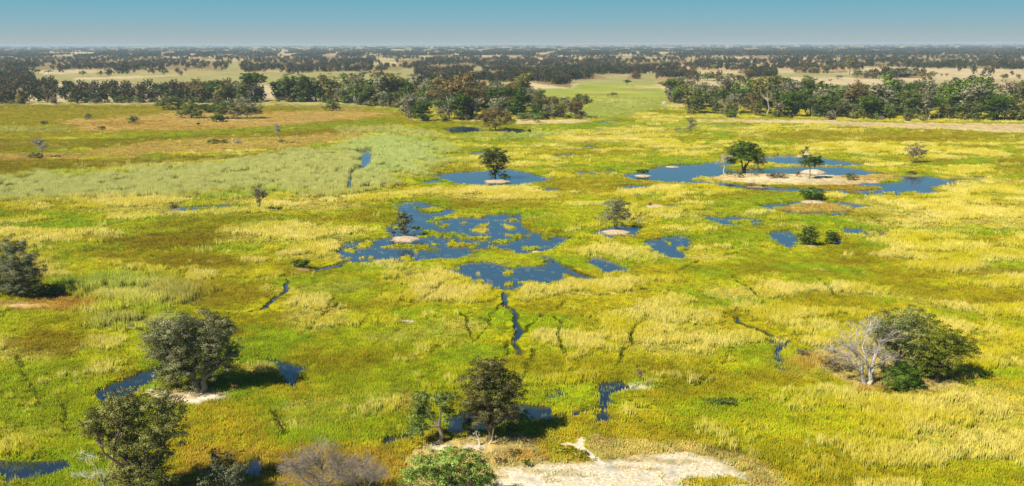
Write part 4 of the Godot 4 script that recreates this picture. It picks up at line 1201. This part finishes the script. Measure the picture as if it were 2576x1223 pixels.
func name_in_rows(names: Array, where: String) -> void:
	var list := []
	for o in get_children():
		if o is Node3D and o.has_meta("label") and names.any(func(s): return String(o.name).begins_with(s)): list.append(o)
	var seen := {}
	list.sort_custom(func(a, b): return pixel(a.position).x < pixel(b.position).x)
	for o in list:
		var word := String(o.get_meta("label")).get_slice(" ", 0)
		seen[word] = seen.get(word, 0) + 1
		o.set_meta("label", "%s tree %s, %s of the %s ones from the left" % [word, where, ordinal(seen[word]), word])

# ------------------------------------------------------------------ woods

func inside(poly: Array, p: Vector2) -> bool:
	return Geometry2D.is_point_in_polygon(p, PackedVector2Array(poly))

func random_lobes(high: float, wide: float, flat: float, n: int) -> Array:
	var l := []
	var cy := high * 0.55
	l.append([Vector3(0, cy, 0), Vector3(wide * 0.34, high * 0.36, wide * 0.34)])
	for i in n:
		var a := TAU * (i + rng.randf_range(-0.3, 0.3)) / n
		var r := wide * rng.randf_range(0.22, 0.34)
		var s := wide * rng.randf_range(0.15, 0.24)
		l.append([Vector3(cos(a) * r, high * rng.randf_range(0.17, 0.78), sin(a) * r), Vector3(s, s * flat * rng.randf_range(0.8, 1.2), s)])
	return l

func make_woodland() -> void:
	set_looks()
	var kinds := ["dark", "deep", "grey", "brown", "olive", "fresh", "sere", "dark", "brown", "grey"]
	var words := ["dark green", "deep green", "grey green", "brownish", "olive", "bright green", "twiggy grey", "spreading dark", "spreading brown", "tall grey"]
	var protos := []
	for i in kinds.size():
		var set_ := []
		for j in 3:
			rng.seed = 900 + i * 10 + j
			var high := 12.0 if i < 7 else 14.0
			var wide := rng.randf_range(9.0, 12.0) if i < 7 else rng.randf_range(12.0, 14.0)
			if i == 9: wide = 8.0
			var o: Dictionary = looks[kinds[i]].duplicate()
			o.cover = maxf(o.cover * 0.85, 0.7)
			var l := random_lobes(high, wide, 0.8, 7)
			if j == 1: l.append([Vector3(wide * 0.34, high * 0.86, 0.0), Vector3(wide * 0.2, high * 0.13, wide * 0.2)])
			if j == 2:                                   # a spreading top on a bare trunk
				l = []
				for q in 7: l.append([Vector3(rng.randf_range(-0.36, 0.36) * wide, high * rng.randf_range(0.68, 0.92), rng.randf_range(-0.36, 0.36) * wide), Vector3(wide * 0.24, high * 0.11, wide * 0.24)])
				o.bark = lin(176, 164, 146)
				o.twigs = 8
			set_.append(grow(l, o, 0.62, 0.34, 0.45, [[0.0, 0.0]] if j != 1 else [[-0.5, 0.1], [0.6, 0.0]], 900 + i * 10 + j))
		protos.append(set_)
	var shrubs := []
	for i in 4:
		rng.seed = 990 + i
		shrubs.append(grow([[Vector3(0, 1.7, 0), Vector3(2.2, 1.6, 2.0)], [Vector3(1.5, 1.2, 0.4), Vector3(1.5, 1.2, 1.4)], [Vector3(-1.4, 1.3, -0.3), Vector3(1.6, 1.2, 1.5)]], looks[["dark", "olive", "fresh", "sere"][i]], 0.55, 0.12, 0.2, [[0.0, 0.0]], 990 + i))
	# where woods stand: polygons of tree feet in noted pixels
	var groves := [
		["the left wood", [[-30, 212], [70, 210], [250, 226], [420, 228], [420, 258], [300, 260], [-30, 262]], 1.0],
		["the wood left of the gap", [[420, 228], [560, 222], [655, 236], [660, 256], [600, 262], [420, 258]], 1.0],
		["the wood right of the gap", [[692, 250], [700, 236], [850, 230], [1010, 232], [1015, 276], [930, 268], [850, 258], [700, 257]], 1.0],
		["the middle wood", [[1012, 234], [1070, 226], [1240, 226], [1300, 240], [1345, 262], [1460, 288], [1462, 300], [1330, 302], [1290, 299], [1230, 302], [1180, 301], [1120, 306], [1030, 306], [1012, 278]], 1.0],
		["the small grove", [[1682, 256], [1690, 236], [1735, 232], [1738, 254], [1710, 262]], 1.0],
		["the right wood", [[1728, 288], [1742, 262], [1820, 252], [2010, 250], [2140, 258], [2210, 278], [2262, 262], [2330, 250], [2440, 252], [2480, 268], [2530, 258], [2600, 262], [2620, 306], [2300, 305], [2140, 302], [1960, 296], [1800, 295]], 1.0]]
	var clear := [[1135, 252, 40, 6], [2180, 262, 46, 7], [2485, 258, 22, 6], [1000, 240, 20, 5]]
	rng.seed = 4242
	var holes := noise(43, 26.0, 2)
	var spots := []          # [place, grove, distance behind the front]
	for gi in groves.size():
		var poly := []
		var lo := Vector2(1e9, 1e9)
		var hi := -lo
		for p in groves[gi][1]:
			var w := spot(p[0], p[1])
			poly.append(Vector2(w.x, w.z))
			lo = lo.min(poly[-1])
			hi = hi.max(poly[-1])
		var mine := []
		for t in 3000:
			var p := Vector2(rng.randf_range(lo.x, hi.x), rng.randf_range(lo.y, hi.y))
			if not inside(poly, p): continue
			var front := 0.0                              # how far towards the camera the wood goes on
			while front < 60.0 and inside(poly, p * (1.0 - (front + 3.0) / p.length())): front += 3.0
			var apart := lerpf(6.6 if gi < 3 else 7.5, 12.0, clampf((front - 8.0) / 40.0, 0, 1))
			var px := pixel(Vector3(p.x, 0, p.y))
			var ok := true
			for c in clear:
				if pow((px.x - c[0]) / c[2], 2) + pow((px.y - c[1]) / c[3], 2) < 1.0: ok = false
			if front > 6.0 and holes.get_noise_2d(p.x, p.y) < (-0.3 if gi < 2 else -0.16): ok = false
			for q in mine:
				if q[0].distance_to(p) < apart: ok = false; break
			if ok: mine.append([p, gi, front])
		spots.append_array(mine)
	spots.sort_custom(func(a, b): return a[0].length() < b[0].length())
	print("woodland trees ", spots.size())
	var rest := []
	var built := []
	for s in spots.size():
		var p: Vector2 = spots[s][0]
		if s >= 285:
			rest.append(p)
			continue
		var kind: int = [0, 1, 0, 2, 2, 3, 4, 5, 6, 7, 8, 9, 1][rng.randi() % 13]
		if spots[s][1] == 5 and kind in [3, 8] and rng.randf() < 0.7: kind = [0, 4, 5, 2][rng.randi() % 4]
		if spots[s][1] == 3 and kind in [0, 5] and rng.randf() < 0.5: kind = [3, 8][rng.randi() % 2]
		if spots[s][1] < 3 and spots[s][2] < 30.0 and kind in [3, 8, 9, 6]: kind = [0, 1, 2, 4, 1, 0][rng.randi() % 6]
		if spots[s][2] < 12.0 and kind in [3, 6, 8] and rng.randf() < 0.6: kind = [0, 1, 1, 5][rng.randi() % 4]
		var size := (rng.randf_range(0.55, 1.1) if rng.randf() < 0.5 else rng.randf_range(1.0, 1.75)) * (0.9 if spots[s][2] < 8.0 else 1.12)
		if kind >= 7: size *= 0.92
		if spots[s][1] < 3: size = clampf(size * 1.35, 0.9, 1.9)
		if spots[s][1] == 3 and pixel(Vector3(p.x, 0, p.y)).x > 1320.0: size = minf(size, 0.95)
		var o := plant("woodland_tree", words[kind], "tree", "trees of " + groves[spots[s][1]][0], Vector3(p.x, 0.1, p.y), protos[kind][[0, 0, 1, 1, 2][rng.randi() % 5]], rng.randf() * TAU, Vector3(size, size * rng.randf_range(0.85, 1.1), size))
		built.append([o, spots[s][1], 0 if spots[s][2] < 9.0 else 1 if spots[s][2] < 27.0 else 2])
	built.sort_custom(func(a, b): return pixel(a[0].position).x < pixel(b[0].position).x)
	var count := {}
	for b in built:
		var row: String = ["front", "middle", "back"][b[2]]
		var word: String = b[0].get_meta("label")
		var key := "%s %s %d" % [word, row, b[1]]
		count[key] = count.get(key, 0) + 1
		b[0].set_meta("label", "%s tree in %s's %s row, %s from the left" % [word, groves[b[1]][0], row, ordinal(count[key])])
	# undergrowth along the front of the woods
	var low := []
	for s in spots.size():
		if spots[s][2] > 8.0: continue
		var p: Vector2 = spots[s][0] * (1.0 - rng.randf_range(1.0, 4.0) / spots[s][0].length()) + Vector2(rng.randf_range(-4, 4), 0)
		var kind := rng.randi() % 4
		low.append([plant("undergrowth_bush", "", "bush", "bushes under " + groves[spots[s][1]][0], Vector3(p.x, 0.1, p.y), shrubs[kind], rng.randf() * TAU, Vector3.ONE * rng.randf_range(0.9, 1.7)), spots[s][1], ["dark", "olive", "bright green", "grey twiggy"][kind]])
	low.sort_custom(func(a, b): return pixel(a[0].position).x < pixel(b[0].position).x)
	count = {}
	for b in low:
		var key := "%d %s" % [b[1], b[2]]
		count[key] = count.get(key, 0) + 1
		b[0].set_meta("label", "%s bush under %s, %s such from the left" % [b[2], groves[b[1]][0], ordinal(count[key])])
	far_woods(rest)

func far_tree(n: int, area_: float, high: float, leaf: float, seed_: int) -> ArrayMesh:     # one low tree, or several standing together
	rng.seed = seed_
	var g := Geo.new()
	for t in n:
		var at := Vector3(rng.randf_range(-1, 1), 0, rng.randf_range(-1, 1)) * area_
		var h := high * rng.randf_range(0.7, 1.15)
		var w := h * rng.randf_range(0.34, 0.5)
		var shade := rng.randf_range(0.7, 1.3)
		var hue := rng.randf()
		var c := Color(0.9 + 0.35 * hue, 1.05 - 0.12 * hue, 1.0) * shade
		g.tube([at, at + Vector3(0.2, h * 0.5, 0)], h * 0.03, h * 0.02, 4, Color(1.6, 1.3, 1.6))
		for l in 5:
			var a := TAU * l / 5.0 + rng.randf()
			var lc := at + Vector3(cos(a) * w * 0.5, h * rng.randf_range(0.2, 0.75), sin(a) * w * 0.5)
			var r := Vector3(w * 0.55, h * 0.27, w * 0.55)
			for q in int(26.0 / leaf):
				var d := ball()
				var p := lc + d * r * rng.randf_range(0.6, 1.0)
				var nn := (d * 0.7 + ball() * 0.5 + Vector3(0, 0.2, 0)).normalized()
				var u := ball()
				var v := u.cross(ball()).normalized()
				var z := leaf * rng.randf_range(0.8, 1.4)
				g.tri(p + u * z, p - u * z * 0.5 + v * z * 0.7, p - u * z * 0.5 - v * z * 0.7, nn, nn, nn, c * rng.randf_range(0.75, 1.25))
	return g.mesh()

func far_woods(rest: Array) -> void:
	var near := PackedFloat32Array()
	var far := PackedFloat32Array()
	var tints := [lin(72, 88, 46), lin(92, 88, 52), lin(98, 106, 74), lin(60, 82, 42), lin(120, 112, 72), lin(84, 84, 58)]
	rng.seed = 555
	for p in rest:
		add_copy(near, Vector3(p.x, 0.1, p.y), rng.randf_range(0.8, 1.2), rng.randf_range(0.9, 1.1), rng.randf() * TAU, tints[rng.randi() % 6])
	var mix := noise(41, 260.0, 3)
	var strips := noise(42, 120.0, 3)
	for r in range(1, rows - 1):
		var d := dist[r]
		if d < 740.0: continue
		var cell := (dist[r + 1] - dist[r - 1]) * 0.5 * d * 2.0 * SPREAD / COLS
		for c in COLS:
			var i := r * COLS + c
			if wood[i] < 0.03 or absf(PX[i] - 1288.0) > 1700.0: continue
			var want := wood[i] * cell / 75.0
			if d < 3200.0: want = minf(want, 0.72)
			else: want = minf(want * 0.1, 0.5)
			want *= 1.25 * smoothstep(-0.02, 0.18, strips.get_noise_2d((c / (COLS - 1.0) * 2.0 - 1.0) * SPREAD * d, d * 0.5))
			if rng.randf() > want: continue
			var x := (c / (COLS - 1.0) * 2.0 - 1.0) * SPREAD * d
			var p := Vector3(x + rng.randf_range(-0.5, 0.5) * d * 0.0016, 0.1, -d + rng.randf_range(-0.5, 0.5) * (dist[r + 1] - dist[r]))
			var k := clampi(int((mix.get_noise_2d(x, d) * 1.4 + 0.5 + rng.randfn(0, 0.22)) * 6.0), 0, 5)
			var col: Color = tints[k] * rng.randf_range(0.75, 1.2)
			if d < 3200.0: add_copy(near, p, rng.randf_range(0.4, 1.25), rng.randf_range(0.85, 1.1), rng.randf() * TAU, col)
			else: add_copy(far, p, rng.randf_range(0.8, 1.4), rng.randf_range(0.7, 1.0), rng.randf() * TAU, col)
	scatter("woodland", "open woods of dark green and brown trees beyond the near tree lines", far_tree(1, 0.0, 14.0, 0.85, 601), near, leaf_mat)
	scatter("far_woodland", "hazy blue woods running out to the horizon", far_tree(9, 22.0, 11.0, 1.7, 602), far, leaf_mat)
	print("far trees ", near.size() / 16, " ", far.size() / 16)

# ------------------------------------------------------------------ animals

func soft_body(balls: Array, cell: float, col: Callable, k: float) -> ArrayMesh:    # one skin round tapered bones [from, to, radius, radius]
	var lo := Vector3(1e9, 1e9, 1e9)
	var hi := -lo
	for b in balls:
		for j in 2:
			lo = lo.min(b[j] - Vector3.ONE * (b[2 + j] + cell * 2.0))
			hi = hi.max(b[j] + Vector3.ONE * (b[2 + j] + cell * 2.0))
	var nx := int((hi.x - lo.x) / cell) + 2
	var ny := int((hi.y - lo.y) / cell) + 2
	var nz := int((hi.z - lo.z) / cell) + 2
	var f := PackedFloat32Array()
	f.resize(nx * ny * nz)
	for z in nz:
		for y in ny:
			for x in nx:
				var p := lo + Vector3(x, y, z) * cell
				var s := 0.0
				for b in balls:
					var ab: Vector3 = b[1] - b[0]
					var t := clampf((p - b[0]).dot(ab) / maxf(ab.length_squared(), 1e-6), 0, 1)
					s += exp(-k * (p.distance_to(b[0] + ab * t) - lerpf(b[2], b[3], t)))
				f[(z * ny + y) * nx + x] = -log(maxf(s, 1e-12)) / k
	var verts := {}
	var g := Geo.new()
	var at := func(x: int, y: int, z: int) -> Vector3:
		var key := (z * ny + y) * nx + x
		if verts.has(key): return verts[key]
		var sum := Vector3.ZERO
		var n := 0
		for e in [[0, 1], [2, 3], [4, 5], [6, 7], [0, 2], [1, 3], [4, 6], [5, 7], [0, 4], [1, 5], [2, 6], [3, 7]]:
			var a := Vector3i(e[0] & 1, (e[0] >> 1) & 1, e[0] >> 2)
			var b := Vector3i(e[1] & 1, (e[1] >> 1) & 1, e[1] >> 2)
			var fa := f[((z + a.z) * ny + y + a.y) * nx + x + a.x]
			var fb := f[((z + b.z) * ny + y + b.y) * nx + x + b.x]
			if (fa < 0.0) != (fb < 0.0):
				sum += Vector3(a).lerp(Vector3(b), fa / (fa - fb))
				n += 1
		verts[key] = lo + (Vector3(x, y, z) + sum / maxf(n, 1)) * cell
		return verts[key]
	var grad := func(p: Vector3) -> Vector3:
		var q := Vector3i(((p - lo) / cell).round()).clamp(Vector3i.ONE, Vector3i(nx - 2, ny - 2, nz - 2))
		var i := (q.z * ny + q.y) * nx + q.x
		return Vector3(f[i + 1] - f[i - 1], f[i + nx] - f[i - nx], f[i + nx * ny] - f[i - nx * ny]).normalized()
	for z in range(1, nz - 1):
		for y in range(1, ny - 1):
			for x in range(1, nx - 1):
				var here := f[(z * ny + y) * nx + x] < 0.0
				for ax in 3:
					var u := Vector3i(1, 0, 0) if ax == 0 else Vector3i(0, 1, 0) if ax == 1 else Vector3i(0, 0, 1)
					var there := f[((z + u.z) * ny + y + u.y) * nx + x + u.x] < 0.0
					if here == there: continue
					var p := Vector3i(u.z, u.x, u.y)
					var q := Vector3i(u.y, u.z, u.x)
					var c := Vector3i(x, y, z)
					var k4 := [c - p - q, c - q, c, c - p]
					var w := []
					for e in k4: w.append(at.call(e.x, e.y, e.z))
					if not here: w.reverse()
					for tr in [[0, 1, 2], [0, 2, 3]]:
						var na: Vector3 = grad.call(w[tr[0]])
						g.tri(w[tr[0]], w[tr[2]], w[tr[1]], na, grad.call(w[tr[2]]), grad.call(w[tr[1]]), col.call(w[tr[0]]))
	return g.mesh()

func make_animals() -> void:
	# a small antelope, standing, facing -X with its head up
	var bones := [
		[Vector3(-0.28, 0.66, 0), Vector3(0.28, 0.68, 0), 0.15, 0.14], [Vector3(-0.30, 0.70, 0), Vector3(-0.50, 1.00, 0), 0.10, 0.055], [Vector3(-0.50, 1.02, 0), Vector3(-0.66, 0.96, 0), 0.062, 0.03],
		[Vector3(-0.47, 1.05, 0.04), Vector3(-0.43, 1.13, 0.10), 0.02, 0.012], [Vector3(-0.47, 1.05, -0.04), Vector3(-0.43, 1.13, -0.10), 0.02, 0.012], [Vector3(0.38, 0.70, 0), Vector3(0.46, 0.50, 0), 0.03, 0.015]]
	for s in [-1.0, 1.0]:
		bones.append([Vector3(-0.27, 0.60, 0.07 * s), Vector3(-0.28, 0.32, 0.07 * s), 0.07, 0.032])
		bones.append([Vector3(-0.28, 0.32, 0.07 * s), Vector3(-0.28, 0.02, 0.07 * s), 0.03, 0.024])
		bones.append([Vector3(0.27, 0.62, 0.07 * s), Vector3(0.22, 0.42, 0.08 * s), 0.10, 0.05])
		bones.append([Vector3(0.22, 0.42, 0.08 * s), Vector3(0.34, 0.28, 0.08 * s), 0.04, 0.03])
		bones.append([Vector3(0.34, 0.28, 0.08 * s), Vector3(0.30, 0.02, 0.08 * s), 0.03, 0.024])
	var coat := func(p: Vector3) -> Color: return lin(205, 132, 62) if p.y > 0.6 else lin(232, 206, 168) if p.y > 0.5 else lin(178, 116, 60)
	var body := soft_body(bones, 0.022, coat, 55.0)
	var horns := Geo.new()
	for s in [-1.0, 1.0]:
		horns.tube([Vector3(-0.51, 1.06, 0.03 * s), Vector3(-0.46, 1.20, 0.07 * s), Vector3(-0.40, 1.30, 0.10 * s), Vector3(-0.42, 1.42, 0.08 * s)], 0.018, 0.006, 6, lin(60, 48, 38))
	var hm := horns.mesh()
	for a in [[591, 984, 0.15, 1.0, "small orange antelope in the shade right of the big left tree"], [1592, 219, 1.7, 1.4, "far antelope under the umbrella tree, the left one"], [1595, 219, -1.2, 1.6, "far antelope under the umbrella tree, the right one"]]:
		var o := thing("antelope", spot(a[0], a[1]) + Vector3(0, 0.12, 0))
		o.rotation.y = a[2]
		o.scale = Vector3.ONE * a[3]
		put("body", body, hide_mat, o)
		put("horns", hm, hide_mat, o)
		tag(o, a[4], "antelope")
	# a large dark grazer seen from behind, at the water before the middle wood
	var big := [
		[Vector3(-0.55, 1.05, 0), Vector3(0.55, 1.10, 0), 0.56, 0.54], [Vector3(-0.95, 1.10, 0), Vector3(-1.35, 0.80, 0), 0.34, 0.24], [Vector3(-1.35, 0.80, 0), Vector3(-1.62, 0.50, 0), 0.22, 0.15],
		[Vector3(-1.28, 1.00, 0.18), Vector3(-1.22, 1.06, 0.42), 0.07, 0.04], [Vector3(-1.28, 1.00, -0.18), Vector3(-1.22, 1.06, -0.42), 0.07, 0.04], [Vector3(1.02, 1.10, 0), Vector3(1.12, 0.60, 0), 0.06, 0.03]]
	for s in [-1.0, 1.0]:
		big.append([Vector3(-0.62, 0.75, 0.26 * s), Vector3(-0.64, 0.40, 0.26 * s), 0.20, 0.12])
		big.append([Vector3(-0.64, 0.40, 0.26 * s), Vector3(-0.64, 0.05, 0.26 * s), 0.11, 0.10])
		big.append([Vector3(0.62, 0.80, 0.26 * s), Vector3(0.56, 0.48, 0.27 * s), 0.24, 0.13])
		big.append([Vector3(0.56, 0.48, 0.27 * s), Vector3(0.70, 0.32, 0.27 * s), 0.12, 0.10])
		big.append([Vector3(0.70, 0.32, 0.27 * s), Vector3(0.66, 0.05, 0.27 * s), 0.10, 0.10])
	var hide := func(_p: Vector3) -> Color: return lin(58, 50, 44)
	var o3 := thing("grazing_animal", spot(1332, 333) + Vector3(0, 0.05, 0))
	o3.rotation.y = -1.1
	put("body", soft_body(big, 0.07, hide, 16.0), hide_mat, o3)
	tag(o3, "dark heavy grazing animal at the water's edge before the middle wood", "animal")
